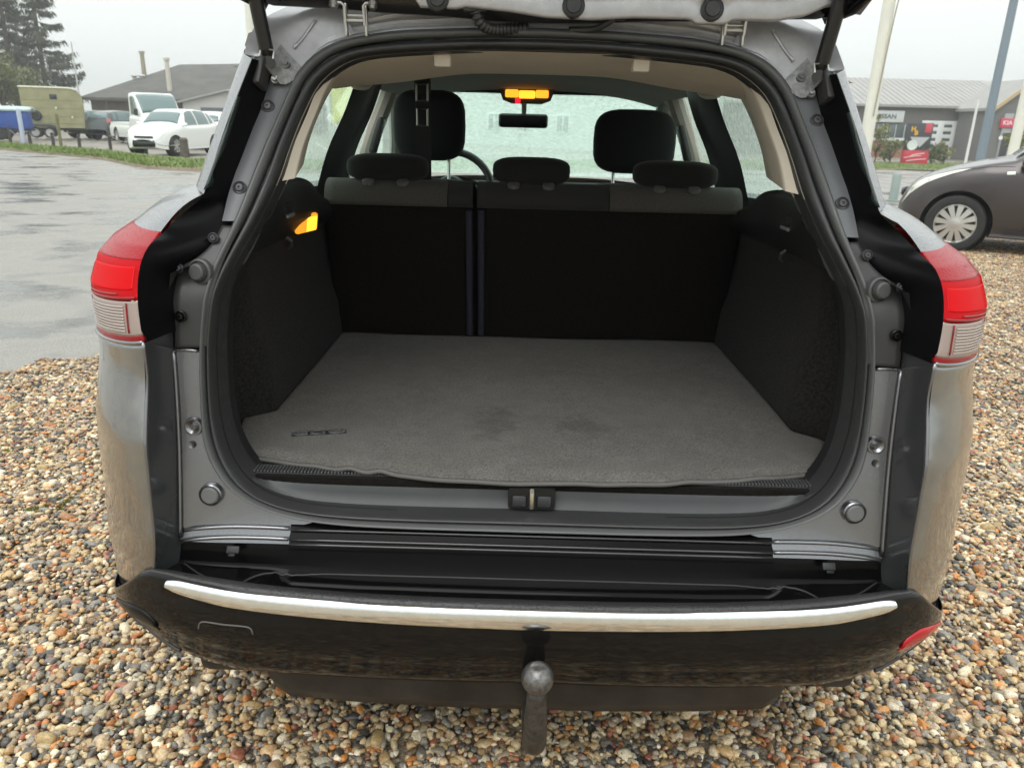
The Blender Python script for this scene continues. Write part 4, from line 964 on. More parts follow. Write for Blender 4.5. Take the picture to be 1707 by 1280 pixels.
# tailgate raised overhead: inner panel, edge painted dark as gap shade, outer skin, glass
WV = [(-.60, 1.460), (-.48, 1.455), (-.40, 1.448), (-.262, 1.440), (-.228, 1.437), (-.215, 1.4095), (-.150, 1.4080), (-.135, 1.4115), (-.06, 1.406), (0, 1.3985), (.08, 1.3965), (.15, 1.4015), (.245, 1.4015), (.255, 1.3945), (.305, 1.3945), (.318, 1.4020), (.39, 1.402), (.44, 1.411), (.47, 1.425), (.60, 1.445)]
xs = np.linspace(-.515, .515, 120); A = []
for x in xs:
    z0 = float(np.interp(x, [p[0] for p in WV], [p[1] for p in WV])); y0 = .395
    A.append([(x, y0+.03, z0+.010), (x, y0+.004, z0+.001), (x, y0-.004, z0+.0015), (x, y0-.006, z0+.006), (x, y0-.003, z0+.026), (x, y0-.004, z0+.042), (x, y0-.05, z0+.085), (x, y0-.35, 1.66), (x, y0-.60, 1.86)])
v, f = grid(np.array(A)); tg = fixn(mk('tailgate', v, f, silver_lit, car)); tg['label'] = 'raised tailgate seen from below'
xs = np.linspace(-.53, .53, 60); A = []
for x in xs:
    e = smooth01((abs(x)-.40)/.18); zb_ = float(np.interp(abs(x), [0, .1, .17, .27, .36, .48, .53], [1.3965, 1.3985, 1.403, 1.406, 1.411, 1.414, 1.43]))
    A.append([(x, .462, zb_+.050), (x, .455, zb_+.006), (x, .446, zb_), (x, .430, zb_), (x, .420, zb_+.018), (x, .405, zb_+.050)])
v, f = grid(np.array(A)); fixn(mk('tailgate_edge', v, f, mat('tailgate_edge_shade', (.012, .012, .012), .3, coat=.3), tg))
A = []
for x in np.linspace(-.55, .55, 30):
    k = (abs(x)/.55)**3; A.append([(x, .46-.02*k, 1.452-.03*k), (x, .40-.02*k, 1.485-.035*k), (x, .2, 1.63-.03*k), (x, 0, 1.80-.03*k), (x, -.22, 1.96-.02*k)])
v, f = grid(np.array(A)); fixn(mk('tailgate_skin', v, f, silver_wet, tg))
for s in (1, -1):
    A = ruled([(.520, .455, 1.436), (.522, .40, 1.445), (.53, .30, 1.50), (.55, .05, 1.70)], [(.485, .425, 1.404), (.512, .36, 1.414), (.525, .30, 1.455), (.55, .0, 1.66)], 16, 5)
    A = A if s > 0 else mir(A); v, f = shell(A, .012, ref=(s, -1, 0)); fixn(mk('tailgate_corner', v, f, gloss, tg))
for x in (-.182, .047, .280):
    MB().disc_stack((x, .386, 1.4235 if x < 0 else 1.4185), (0, -1, .12), [(-.01, .0195), (.002, .0190), (.004, .016), (.003, .013), (.005, .012), (.005, 0)], 24).out('rubber_plug', rubber, tg)
# wiring boot (ribbed) and washer hose
q = cr([(-.118, .395, 1.408), (-.112, .400, 1.392), (-.095, .418, 1.383), (-.065, .44, 1.385), (-.03, .455, 1.39)], 60); rr = .0085+.0022*np.sin(np.arange(60)*1.6); mk('wiring_boot', *tube(q, rr, 10), rubber, tg)
MB().box((-.120, .405, 1.412), (.040, .02, .010), .003).out('wiring_grommet', rubber, tg)
mk('washer_hose', *tube(cr([(.045, .45, 1.388), (.085, .435, 1.388), (.105, .415, 1.394), (.118, .405, 1.402)], 16), .0055, 8), rubber, tg); MB().box((.120, .405, 1.404), (.036, .02, .008), .003).out('hose_grommet', rubber, tg)
# rear belt of wiper not visible; number-plate side stays out of view

# ---- boot mat (a thing of its own)
nu, nvv = 120, 70; A = np.zeros((nu, nvv, 3))
def mat_half(y, s): return np.interp(y, [.15, .20, .25, .30, .36 if s > 0 else .39, .40 if s > 0 else .435, 1.06], [.44, .478, .520, .556, .577, .526, .527])
bump_x = [(-.385, .020, .003), (-.320, .018, .007), (-.265, .016, .006), (.085, .03, .002), (.27, .025, .003), (.40, .03, .004), (-.46, .03, .002)]
for i in range(nu):
    u = -1+2*i/(nu-1)
    for j in range(nvv):
        t = (j/(nvv-1))**1.4; xe = u*.50
        yf = .156+.045*abs(u)**2.0+.028*abs(u)**6+.0015*math.sin(u*21)+.002*math.sin(u*9+1)+.010*(u < 0)*abs(u)
        y = yf+(1.06-yf)*t; x = u*float(mat_half(y, u))
        z = .650-.006*(1-smooth01((y-yf)/.03))
        for bx, bw, bh in bump_x: z += bh*math.exp(-((x-bx)/bw)**2)*math.exp(-((y-yf)/.05)**2)
        z += .0012*math.sin(7*x+5*y)+.0010*math.sin(13*x-9*y)
        A[i, j] = (x, y, z)
v, f = shell(A, .006, True)
bmat = fixn(mk('boot_mat', v, f, matgrey, None)); tag(bmat, 'dark grey fabric mat with a wavy front edge lying in the car boot', 'mat')
mk('binding', *tube(A[:, 0, :]-np.array([0, .001, .002]), .0042, 8), matedge, bmat)
c0 = at(532, 720, z=.656); ex = (at(577, 716, z=.656)-at(487, 721, z=.656)); wlen = np.linalg.norm(ex); ang = math.atan2(ex[1], ex[0])
Mb = Matrix.Translation(Vector(c0)) @ Matrix.Rotation(ang, 4, 'Z') @ Matrix.Diagonal((1.28, .62, 1, 1))
text_mesh('badge', 'CLIO', .036, .0012, mat('badge_chrome', (.55, .56, .56), .18, .85), Mb, bmat, bold=.0009)
MB().box((c0[0], c0[1], c0[2]-.0026), (wlen*1.02, .020, .002), .0005, (0, 0, ang)).out('badge_backing', mat('badge_black', (.02, .02, .02), .5), bmat)
# ------------------------------------------------------------------ parked vehicles
tyrem = mat('tyre', (.02, .02, .02), .7, bump=(300, .3, .002)); alloym = mat('alloy_rim', (.62, .62, .60), .3, .75); wellm = mat('wheel_well', (.008, .008, .008), .8)
carglass = mat('dark_car_glass', (.02, .035, .035), .05, coat=.5)
paleglass = mat('pale_car_glass', (.10, .16, .16), .05, coat=.6)
HATCH = dict(L=3.75, W=1.69,
    s=[0, .012, .035, .075, .14, .22, .285, .34, .40, .48, .62, .76, .87, .93, .965, .985, 1.0],
    zt=[.50, .62, .73, .82, .905, .985, 1.04, 1.23, 1.40, 1.49, 1.51, 1.48, 1.41, 1.22, 1.02, .80, .52],
    zb=[.46, .57, .68, .77, .85, .91, .93, .935, .945, .955, .965, .985, 1.0, 1.0, .94, .76, .48],
    zl=[.26, .22, .19, .18, .18, .18, .18, .18, .18, .18, .18, .19, .21, .24, .26, .28, .32],
    w=[.42, .55, .66, .745, .80, .83, .838, .842, .845, .845, .845, .845, .82, .78, .74, .71, .66],
    wt=[.30, .40, .50, .58, .63, .66, .655, .61, .575, .565, .565, .56, .545, .56, .60, .60, .58], wheels=(.165, .82), r=.305)
def make_car(name, label, loc, rz, paint, spec=HATCH, scale=1., group=None, kind='hatch', gl=None, lamps=None, detail=False, rearlamp=True):
    root = empty(name, loc, rz, label, 'car' if kind != 'van' else 'van', group)
    gl = gl or carglass
    Ln, Wd = spec['L']*scale, spec['W']/1.69
    def S(sv, vv, off=0.):
        """sv: station 0..1 (front..rear), vv: 0..9 across the half section"""
        q = [np.interp(sv, spec['s'], spec[k]) for k in ('zt', 'zb', 'zl', 'w', 'wt')]; zt, zb, zl, w, wt = q
        w = w*Wd; wt = wt*Wd; zb = np.minimum(zb, zt-.03)
        pts = [(0*w, zl), (.9*w, zl), (.975*w, zl+.06), (w, zl+.45*(zb-zl)), (.985*w, zb-.10), (.935*w, zb), (.5*(.935*w+wt)+.012, zb+.54*(zt-zb)), (wt, zt-.035), (.62*wt, zt-.008), (0*wt, zt)]
        Y = np.stack([p[0]+0*zt for p in pts], -1); Z = np.stack([p[1]+0*zt for p in pts], -1)
        i = np.clip(np.floor(vv).astype(int), 0, 8); t = vv-i
        # smooth across the section
        def ev(C):
            g = lambda k: np.take_along_axis(C, np.clip(k, 0, 9)[..., None], -1)[..., 0]
            a, b, c, d = g(i-1), g(i), g(i+1), g(i+2); m1 = (c-a)*.42; m2 = (d-b)*.42
            return (2*t**3-3*t**2+1)*b+(t**3-2*t**2+t)*m1+(-2*t**3+3*t**2)*c+(t**3-t**2)*m2
        return np.stack([Ln*(.5-sv), np.maximum(ev(Y), 0), ev(Z)], -1)
    nsr, nvr = 96, 46; sv, vv = np.meshgrid(np.linspace(0, 1, nsr), np.linspace(0, 8.999, nvr), indexing='ij'); A = S(sv, vv); A[:, -1, 1] = 0
    arch = [(Ln*(.5-k), spec['r'], spec['r']*1.17) for k in spec['wheels']]
    V = []; F = []
    for s in (1, -1):
        B = A.copy(); B[..., 1] *= s; v, f = grid(B); v = v.copy(); keep = []
        for q in f:
            c = v[list(q)].mean(0)
            if any(math.hypot(c[0]-a_[0], c[2]-a_[1]) < a_[2] for a_ in arch) and abs(c[1]) > .5*Wd: continue
            keep.append(q)
        used = {}; tot = {}
        for q in keep:
            for i in q: used[i] = used.get(i, 0)+1
        for q in f:
            for i in q: tot[i] = tot.get(i, 0)+1
        for i in used:
            if used[i] < tot[i]:
                for a_ in arch:
                    d = math.hypot(v[i][0]-a_[0], v[i][2]-a_[1])
                    if .01 < d < a_[2]*1.15 and abs(v[i][1]) > .5*Wd: v[i][0] = a_[0]+(v[i][0]-a_[0])*a_[2]/d; v[i][2] = a_[1]+(v[i][2]-a_[1])*a_[2]/d
        k = len(V); V += v.tolist(); F += [tuple(i+k for i in q) for q in keep]
    body = fixn(mk('body', V, F, paint, root)); body.data.name = name+'_body'
    bm = bmesh.new(); bm.from_mesh(body.data); bmesh.ops.remove_doubles(bm, verts=bm.verts[:], dist=1e-4); bm.to_mesh(body.data); bm.free(); fixn(body)
    def patch(nm, c, m_, par=body, n=(8, 6), off=.006, th=.004, sides=(1, -1)):
        """c: four corners (s,v): bottom-front, bottom-rear, top-rear, top-front"""
        res = None
        for sd in sides:
            u = np.linspace(0, 1, n[0])[:, None]; t = np.linspace(0, 1, n[1])[None, :]
            f2 = lambda k: (c[0][k]*(1-u)+c[1][k]*u)*(1-t)+(c[3][k]*(1-u)+c[2][k]*u)*t
            s_, v_ = f2(0), f2(1); e = .002
            P = S(s_, v_); du = S(s_+e, v_)-P; dv = S(s_, np.minimum(v_+e, 8.99))-P; nn = np.cross(dv, du); nn /= np.maximum(np.linalg.norm(nn, axis=2, keepdims=True), 1e-9)
            out_ = np.sign((nn*np.stack([0*P[..., 0], P[..., 1], P[..., 2]-.6], -1)).sum()); P = P+nn*out_*off
            P[..., 1] *= sd
            v, f = shell(P, th, False); res = fixn(mk(nm, v, f, m_, par, smooth=True, angle=40))
        return res
    def cross(nm, c0, c1, m_, n=(7, 13)):
        """screen across the car: c0 (s at v=7 and v=9 low edge), c1 upper edge"""
        P = []
        for u in np.linspace(0, 1, n[0]):
            row = []
            for k in np.linspace(-1, 1, n[1]):
                v_ = 8.99-abs(k)*1.9; s_ = (c0[0]+(c0[1]-c0[0])*abs(k)**2)*(1-u)+(c1[0]+(c1[1]-c1[0])*abs(k)**2)*u
                p = S(np.array([s_]), np.array([v_]))[0]; row.append((p[0], math.copysign(p[1], k), p[2]))
            P.append(row)
        P = np.array(P); P[..., 2] += .006; P[..., 0] += .008 if c0[0] < .5 else -.008
        v, f = shell(P, .004, False); return fixn(mk(nm, v, f, m_, body))
    if kind == 'hatch':
        cross('windscreen', (.295, .285), (.405, .395), gl); cross('rear_window', (.955, .945), (.885, .895), gl)
        patch('side_window', ((.345, 5.12), (.555, 5.12), (.545, 6.85), (.425, 6.85)), gl); patch('side_window', ((.575, 5.12), (.775, 5.12), (.755, 6.85), (.565, 6.85)), gl); patch('side_window', ((.795, 5.15), (.865, 5.25), (.845, 6.6), (.785, 6.85)), gl)
        patch('headlamp', ((.010, 4.2), (.15, 4.95), (.18, 5.30), (.05, 5.45)), lamps or mat('headlamp', (.72, .74, .66), .12, .2, coat=1.))
        if rearlamp: patch('tail_lamp', ((.925, 4.3), (.975, 4.3), (.965, 5.4), (.915, 5.6)), mat('far_tail_lamp', (.6, .02, .03), .2, coat=1.))
        # grille and front bumper intake
        for (z0, z1, wv, nm) in ((.30, .44, .42, 'lower_grille'), (.55, .61, .34, 'grille')):
            s0 = float(np.interp((z0+z1)/2, [.26, .50, .60, .70], [0, .0, .015, .04])); A_ = [(Ln*.5-.02+.03*(1-(k)**2)+.006, k*wv*Wd, z) for k in np.linspace(-1, 1, 9) for z in (z0, z1)]
            v, f = shell(np.array(A_).reshape(9, 2, 3), .02, False); fixn(mk(nm, v, f, mat('grille_black', (.01, .01, .01), .5), body))
        for sd in (1, -1):
            p = S(np.array([.31]), np.array([5.2]))[0]; MB().box((p[0], sd*(p[1]+.09), p[2]+.04), (.09, .16, .11), .035, None, 3).out('door_mirror', paint, body)
    else:
        cross('windscreen', (.105, .10), (.235, .22), gl)
        patch('side_window', ((.135, 5.15), (.33, 5.15), (.33, 6.6), (.225, 6.6)), gl)
        patch('headlamp', ((.02, 4.3), (.07, 4.5), (.09, 5.2), (.04, 5.2)), mat('headlamp', (.72, .74, .66), .12, .2, coat=1.))
        for sd in (1, -1):
            p = S(np.array([.13]), np.array([5.2]))[0]; MB().box((p[0], sd*(p[1]+.12), p[2]+.18), (.10, .16, .30), .035, None, 3).out('door_mirror', mat('mirror_black', (.02, .02, .02), .5), body)
        A_ = [(Ln*.5+.012, k*.5, z) for k in np.linspace(-1, 1, 7) for z in (.55, .75)]; v, f = shell(np.array(A_).reshape(7, 2, 3), .04, False); fixn(mk('grille', v, f, mat('grille_black', (.01, .01, .01), .5), body))
    if detail:
        gap = mat('panel_gap', (.012, .010, .011), .6)
        # door shut line, sill line, handle, side repeater
        def line(c0, c1, nm='shut_line', r=.004):
            for sd in (1, -1):
                t = np.linspace(0, 1, 14); P = S(c0[0]+(c1[0]-c0[0])*t, c0[1]+(c1[1]-c0[1])*t); P[:, 1] = sd*(P[:, 1]+.001); mk(nm, *tube(P, r, 6), gap, body)
        line((.335, 2.2), (.345, 5.0)); line((.345, 5.0), (.325, 5.1)); line((.57, 2.2), (.575, 5.0)); line((.335, 2.2), (.57, 2.2)); line((.285, 5.1), (.08, 5.35), r=.003)
        patch('side_repeater', ((.268, 4.15), (.288, 4.15), (.288, 4.38), (.268, 4.38)), mat('headlamp', (.72, .74, .66), .12, .2, coat=1.), off=.012)
        patch('sill_moulding', ((.29, 1.85), (.76, 1.85), (.76, 2.25), (.29, 2.25)), mat('sill_dark', (.025, .022, .022), .5), off=.008)
        patch('door_rub_strip', ((.36, 3.0), (.56, 3.0), (.56, 3.14), (.36, 3.14)), paint, off=.012)
        patch('door_handle', ((.51, 4.55), (.56, 4.55), (.56, 4.72), (.51, 4.72)), paint, off=.02)
    for k in spec['wheels']:
        for sd in (1, -1):
            x = Ln*(.5-k); r = spec['r']; y = sd*(Wd*.845*.99-.10)
            MB().disc_stack((x, y-sd*.12, r), (0, sd, 0), [(-.05, r*1.16), (.02, r*1.16), (.02, 0)], 24).out('wheel_well', wellm, root)
            wo = MB().disc_stack((x, y, r), (0, sd, 0), [(-.09, r*.66), (-.09, r*.93), (-.07, r), (.06, r), (.085, r*.95), (.094, r*.80), (.085, r*.70), (.05, r*.66), (.045, 0)], 36).out('wheel', tyrem, root)
            rm = MB(); yy = y+sd*.055
            rm.disc_stack((x, yy, r), (0, sd, 0), [(-.01, r*.70), (.022, r*.715), (.024, r*.67), (.0, r*.63), (-.01, r*.62)], 36)
            ns_ = 12 if detail else 7
            for q in range(ns_):
                t = 2*PI*q/ns_+.15; d = Vector((math.cos(t), 0, math.sin(t))); tw = Vector((-math.sin(t), 0, math.cos(t)))
                c = Vector((x, yy, r)); a0, a1 = c+d*(r*.14), c+d*(r*.655); w0, w1 = r*.055, r*.105
                P = [a0-tw*w0, a0+tw*w0, a1+tw*w1, a1-tw*w1]; o_ = Vector((0, sd*.022, 0)); i_ = Vector((0, -sd*.012, 0))
                rm.add([p+o_*(.6 if j_ > 1 else 1) for j_, p in enumerate(P)]+[p+i_ for p in P], [(0, 1, 2, 3), (4, 7, 6, 5), (0, 4, 5, 1), (1, 5, 6, 2), (2, 6, 7, 3), (3, 7, 4, 0)])
            rm.disc_stack((x, yy, r), (0, sd, 0), [(-.01, r*.20), (.022, r*.19), (.026, r*.10), (.026, 0)], 20)
            fixn(rm.out('rim', alloym, wo))
    return root
maroon = mat('dark_plum_paint', (.058, .049, .050), .3, .55, coat=.8, coat_rough=.04, beads=.15)
c = gnd(1592, 419)
PX_R = 1/ (FF/8.1)
wx = c[0]; fx = HATCH['L']
# wheel sits at local x = L*(.5-.205); facing -x
HD = R_(151); wl = Matrix.Rotation(HD, 3, 'Z') @ Vector((fx*(.5-.165), .80, 0)); wc = gnd(1582, 419)
make_car('parked_car', 'dark plum hatchback with silver alloy wheels parked on the gravel at the right edge', (float(wc[0])-wl.x, float(wc[1])-wl.y, float(zg(wc[0], wc[1]))), HD, maroon, detail=True, lamps=mat('headlamp_near', (.74, .76, .66), .08, .25, coat=1., coat_rough=.02))
whitep = mat('white_car_paint', (.78, .80, .78), .25, coat=.6); greyp = mat('graphite_car_paint', (.06, .075, .075), .3, .4, coat=.7); tealp = mat('dark_teal_car_paint', (.045, .075, .075), .3, .4, coat=.7); whitep2 = mat('white_van_paint', (.74, .77, .74), .3, coat=.5)
def ground_at(px, py): p = gnd(px, py); return (float(p[0]), float(p[1]), float(p[2]))
def put(px, d):                                  # point on the ground at distance d along the column px
    r = ray(px, 215); k = d/math.hypot(r[0], r[1]); x, y = CAM[0]+k*r[0], CAM[1]+k*r[1]; return (float(x), float(y), float(zg(x, y)))
L_ = put(290, 31)
make_car('parked_car', 'white hatchback facing the grass verge beside the wooden stump', L_, R_(262), whitep, group='cars parked across the lot', gl=paleglass)
make_car('parked_car', 'white hatchback half hidden behind the other white hatchback and the open car', put(356, 38), R_(100), whitep, group='cars parked across the lot', gl=paleglass)
make_car('parked_car', 'graphite hatchback parked between the horse trailer and the white van', put(203, 50), R_(75), greyp, group='cars parked across the lot', gl=paleglass)
make_car('parked_car', 'dark teal hatchback next to the horse trailer, left of the graphite one', put(166, 53), R_(70), tealp, group='cars parked across the lot', gl=paleglass)
make_car('parked_car', 'red hatchback at the far left edge behind the blue trailer', put(-6, 60), R_(60), mat('red_car_paint', (.35, .03, .03), .3, coat=.6), group='cars parked across the lot', gl=paleglass)
VAN = dict(L=5.6, W=2.0, s=[0, .01, .03, .06, .09, .13, .18, .23, .27, .37, .385, .9, .985, 1.0], zt=[.7, .85, 1.05, 1.2, 1.32, 1.62, 1.98, 2.22, 2.28, 2.26, .98, .95, .95, .94],
    zb=[.6, .78, .95, 1.08, 1.16, 1.2, 1.22, 1.24, 1.25, 1.25, .80, .80, .80, .80], zl=[.3, .26, .25]+[.25]*11, w=[.62, .70, .77, .81, .835, .845, .85, .85, .85, .85, .85, .85, .84, .80], wt=[.5, .56, .62, .66, .69, .71, .73, .735, .74, .745, .75, .75, .74, .70], wheels=(.17, .80), r=.33)
make_car('white_van', 'white cab of a flatbed van standing behind the white hatchback', put(246, 43), R_(-48), whitep2, VAN, kind='van', gl=paleglass)

# horse trailer
ht = empty('horse_trailer', put(95, 50), R_(27), 'olive green horse trailer with a small dark window by the fence', 'trailer')
ol = mat('olive_paint', (.30, .29, .16), .55, noise=(3, .12, 5, None)); olp = mat('olive_roof', (.50, .50, .38), .5)
pf = [(-1.40, .55), (1.38, .55), (1.42, 1.7), (1.36, 2.25), (1.18, 2.45), (.85, 2.55), (-1.30, 2.55), (-1.40, 2.45)]
MB().add(*prism(pf, -.85, .85)).out('box', ol, ht, smooth=False)
A = np.array([[(x, y, (2.56 if x < .85 else 2.56-.12*((x-.85)/.35)**2)+.06*(1-(y/.86)**2)) for y in np.linspace(-.88, .88, 9)] for x in np.linspace(-1.44, 1.2, 14)]); v, f = shell(A, .05, False); fixn(mk('roof', v, f, olp, ht))
MB().box((.10, -.853, 2.10), (.34, .02, .26), .01).out('window', carglass, ht)
for z in (.80, 1.15, 1.55, 1.95): MB().box((0, -.858, z), (2.7, .015, .03), .004).out('side_rail', ol, ht)
for x in (-.2, .75): MB().box((x, -.858, 1.3), (.03, .015, 1.4), .004).out('side_rail', ol, ht)
MB().box((0, 0, .48), (3.0, 1.5, .10), .02).out('chassis', mat('chassis_dark', (.04, .04, .04), .6), ht)
MB().tube([(1.4, 0, .46), (2.3, 0, .46), (2.6, 0, .42)], .05, 8).out('drawbar', mat('chassis_dark', (.04, .04, .04), .6), ht)
for x in (-.95, -.30):
    for y in (-.90, .90):
        w_ = MB().disc_stack((x, y, .31), (0, 1 if y > 0 else -1, 0), [(-.09, .2), (-.09, .29), (.08, .29), (.09, .2), (.06, .0)], 24).out('wheel', tyrem, ht); MB().disc_stack((x, y*1.0, .31), (0, 1 if y > 0 else -1, 0), [(.07, .19), (.10, .18), (.08, .06), (.10, 0)], 18).out('rim', alloym, w_)
for y in (-.92, .92): MB().tube(cr([(-1.35, y, .42), (-1.2, y, .66), (-.62, y, .72), (-.05, y, .66), (.1, y, .42)], 16), .05, 8).out('mudguard', mat('mudguard_grey', (.10, .11, .12), .5), ht)
MB().disc_stack((-.80, -.90, 1.15), (0, -1, 0), [(-.06, .18), (-.06, .26), (.04, .26), (.06, .17), (.02, .12), (.02, 0)], 22).out('spare_wheel', tyrem, ht)
for (x, z) in ((.15, 1.55), (.85, 1.1)): MB().disc_stack((x, -.87, z), (0, -1, 0), [(0, .05), (.02, .04), (.02, 0)], 12).out('marker_lamp', mat('marker_white', (.8, .8, .7), .3), ht)
# blue covered trailer
bt_ = empty('covered_trailer', put(26, 46), R_(22), 'small covered trailer with blue sides and a pale rounded roof beside the horse trailer', 'trailer')
MB().box((0, 0, .95), (1.35, 1.2, .85), .03).out('box', mat('blue_tarp', (.03, .08, .32), .6), bt_)
A = np.array([[(x, y, 1.40+.16*(1-(y/.7)**2)*(1-(x/1.3)**4)) for y in np.linspace(-.68, .68, 9)] for x in np.linspace(-.95, .85, 10)]); v, f = shell(A, .10, False); fixn(mk('roof', v, f, mat('pale_blue_roof', (.45, .56, .58), .45), bt_))
for y in (-.68, .68): MB().disc_stack((-.55, y, .30), (0, 1 if y > 0 else -1, 0), [(-.08, .2), (-.08, .30), (.07, .30), (.08, .2), (.05, 0)], 22).out('wheel', tyrem, bt_)
MB().box((0, 0, .47), (1.5, 1.1, .08)).out('chassis', mat('chassis_dark', (.04, .04, .04), .6), bt_)

# ------------------------------------------------------------------ verge with posts and chain
soilm = mat('verge_soil', (.16, .12, .08), .7, noise=(3, .3, 6, None), bump=(30, .5, .02)); grassm = mat('grass_blades', (.13, .21, .035), .6, noise=(.8, .25, 4, (.20, .27, .06))); turf = mat('turf', (.10, .15, .035), .8, noise=(2, .35, 6, (.17, .20, .06)), bump=(40, .6, .03))
vn = np.array(verge_near[1:-1]); vf = [g2(-130, 229), g2(0, 239), g2(160, 251), g2(320, 267), (0, 31), (10, 44), (21, 55), (42, 62)]
kerb = [(x, y) for x, y in vn]
poly_mesh('verge', [tuple(p) for p in vn]+vf[::-1], 1.1, .05, turf, kind='structure')
nb = cr([(x, y, 0) for x, y in vn], 90); fb_ = cr([(x, y, 0) for x, y in vf], 90)
A = []
for p in nb:
    d = p[:2]/np.linalg.norm(p[:2]); z = float(zg(p[0], p[1])); A.append([(p[0]-d[0]*.30, p[1]-d[1]*.30, z-.02), (p[0]-d[0]*.18, p[1]-d[1]*.18, z+.04), (p[0]+d[0]*.15, p[1]+d[1]*.15, z+.056), (p[0]+d[0]*.5, p[1]+d[1]*.5, z+.05)])
v, f = grid(np.array(A)); fixn(mk('verge_edge', v, f, soilm, kind='structure'))
gv = []; gf = []
r = np.random.default_rng(5)
for i in range(26000):
    k = r.uniform(0, 89-1e-3); a_ = int(k); t = k-a_; u = r.beta(1, 1.3); p = (nb[a_]*(1-t)+nb[min(a_+1, 89)]*t)*(1-u)+(fb_[a_]*(1-t)+fb_[min(a_+1, 89)]*t)*u
    z = float(zg(p[0], p[1]))+.045; h_ = r.uniform(.04, .10)*(1.4 if r.random() < .1 else 1); an = r.uniform(0, 6.28); w_ = r.uniform(.012, .026); lx, ly = r.normal(0, .05, 2)
    b = len(gv); gv += [(p[0]-math.cos(an)*w_, p[1]-math.sin(an)*w_, z), (p[0]+math.cos(an)*w_, p[1]+math.sin(an)*w_, z), (p[0]+lx, p[1]+ly, z+h_)]; gf.append((b, b+1, b+2))
mk('verge_grass', gv, gf, grassm, None, False, label='short wet green grass along the verge beyond the asphalt', cat='grass', kind='stuff')
postm = mat('post_dark', (.035, .033, .03), .6); G = 'dark posts along the grass verge'
def post(px, y0, y1, wpx, m_=postm, label=None, group=None, name='fence_post', n=10, taper=1.):
    p = gnd(px, y1); d = float(np.dot(p-CAM, _F)); h_ = (y1-y0)/FF*d*1.25; r_ = wpx/FF*d/2*1.15
    root = empty(name, tuple(p), 0, label, 'post', group)
    MB().disc_stack((0, 0, -.1), (0, 0, 1), [(0, r_), (.1+h_*.93, r_*taper), (.1+h_, r_*.7*taper), (.1+h_, 0)], n).out('shaft', m_, root)
    MB().disc_stack((0, 0, h_*.82), (0, 0, 1), [(0, r_*1.1*taper), (.02, r_*1.15*taper), (.04, r_*1.1*taper), (.04, 0)], n).out('band', m_, root)
    return (p[0], p[1], p[2]+h_*.85)
labs = ['short dark fence post near the blue trailer', 'short dark fence post in front of the horse trailer wheels', 'short dark fence post in front of the horse trailer drawbar end', 'short dark fence post in front of the graphite hatchback', 'short dark fence post in front of the white hatchback bumper', 'short dark fence post leftmost, under the pale roof of the blue trailer']
tops = []
for i, (px, a, b) in enumerate(((51, 224, 240), (90, 227, 245), (133.6, 230, 248), (185, 228, 252), (244.7, 231, 258), (18, 217, 238))): tops.append(post(px, a, b, 4.6, label=labs[i], group=G))
tops = sorted(tops, key=lambda t: t[0])
tops.append(post(309, 238, 264, 14, mat('old_stump', (.10, .085, .07), .8, noise=(9, .3, 5, None)), 'thick weathered wooden stump in front of the white hatchback door', name='wooden_stump', taper=.8, n=12))
post(102.6, 204, 247, 4.5, mat('olive_post', (.16, .15, .07), .7), 'tall thin olive post in front of the horse trailer', name='marker_post')
post(40, 196, 240, 6, mat('pale_blue_post', (.42, .48, .58), .5), 'tall pale blue post beside the blue trailer', name='marker_post')
chm = mat('chain_galvanised', (.30, .30, .29), .4, .7)
for i, (a, b) in enumerate(zip(tops, tops[1:])):
    a, b = np.array(a), np.array(b); q = [tuple(a*(1-t)+b*t-np.array([0, 0, .22*4*t*(1-t)])) for t in np.linspace(0, 1, 40)]
    rr = .012+.006*np.sin(np.arange(40)*1.9)
    names = ['leftmost sagging chain, under the blue trailer', 'second sagging chain from the left, right of the blue trailer', 'sagging chain in front of the horse trailer wheels', 'sagging chain between the horse trailer and the graphite hatchback', 'sagging chain running up to the white hatchback bumper', 'sagging chain hung on the thick wooden stump']
    o = mk('fence_chain', *tube(q, rr, 6), chm, None); tag(o, names[i], 'chain', 'chains hung between the verge posts')

# ------------------------------------------------------------------ buildings on the left
tile_dark = mat('dark_roof_sheet', (.07, .066, .060), .7, noise=(.7, .2, 6, (.10, .095, .086)), bump=(5, .2, .02)); wood = mat('brown_wall', (.10, .075, .06), .8, noise=(2, .2, 5, None))
HY = 70.
lb = empty('hall_building', (-25, HY, float(zg(-25, 64))), 0, 'long low hall with a dark hipped roof and tall chimneys behind the parked cars', 'building'); lz = lb.location.z
def hp(px, py, y): p = at(px, py, y=y); return (p[0]+25, y-HY, p[2]-lz)
e0 = hp(131, 151, HY); e1 = hp(131, 166, HY); r0_ = hp(300, 108, HY+11); r1_ = hp(430, 104, HY+11); ze_ = hp(300, 166, HY)[2]
x0, x1 = e0[0], r1_[0]+4
MB().add(*prism([(x0+.6, -1), (x1, -1), (x1, ze_), (x0+.6, ze_)], .6, 22)).out('wall', wood, lb, smooth=False)
rf = [(x0, 0, ze_), (x1, 0, ze_), (x1, 22, ze_), (x0, 22, ze_), (r0_[0], 11, r0_[2]), (x1, 11, r1_[2])]
roof = mk('roof', rf+[(a, b, c_-.25) for a, b, c_ in rf[:4]], [(0, 1, 5, 4), (1, 2, 5), (2, 3, 4, 5), (3, 0, 4), (0, 6, 7, 1), (1, 7, 8, 2), (3, 9, 6, 0), (6, 9, 8, 7)], tile_dark, lb, smooth=False); fixn(roof)
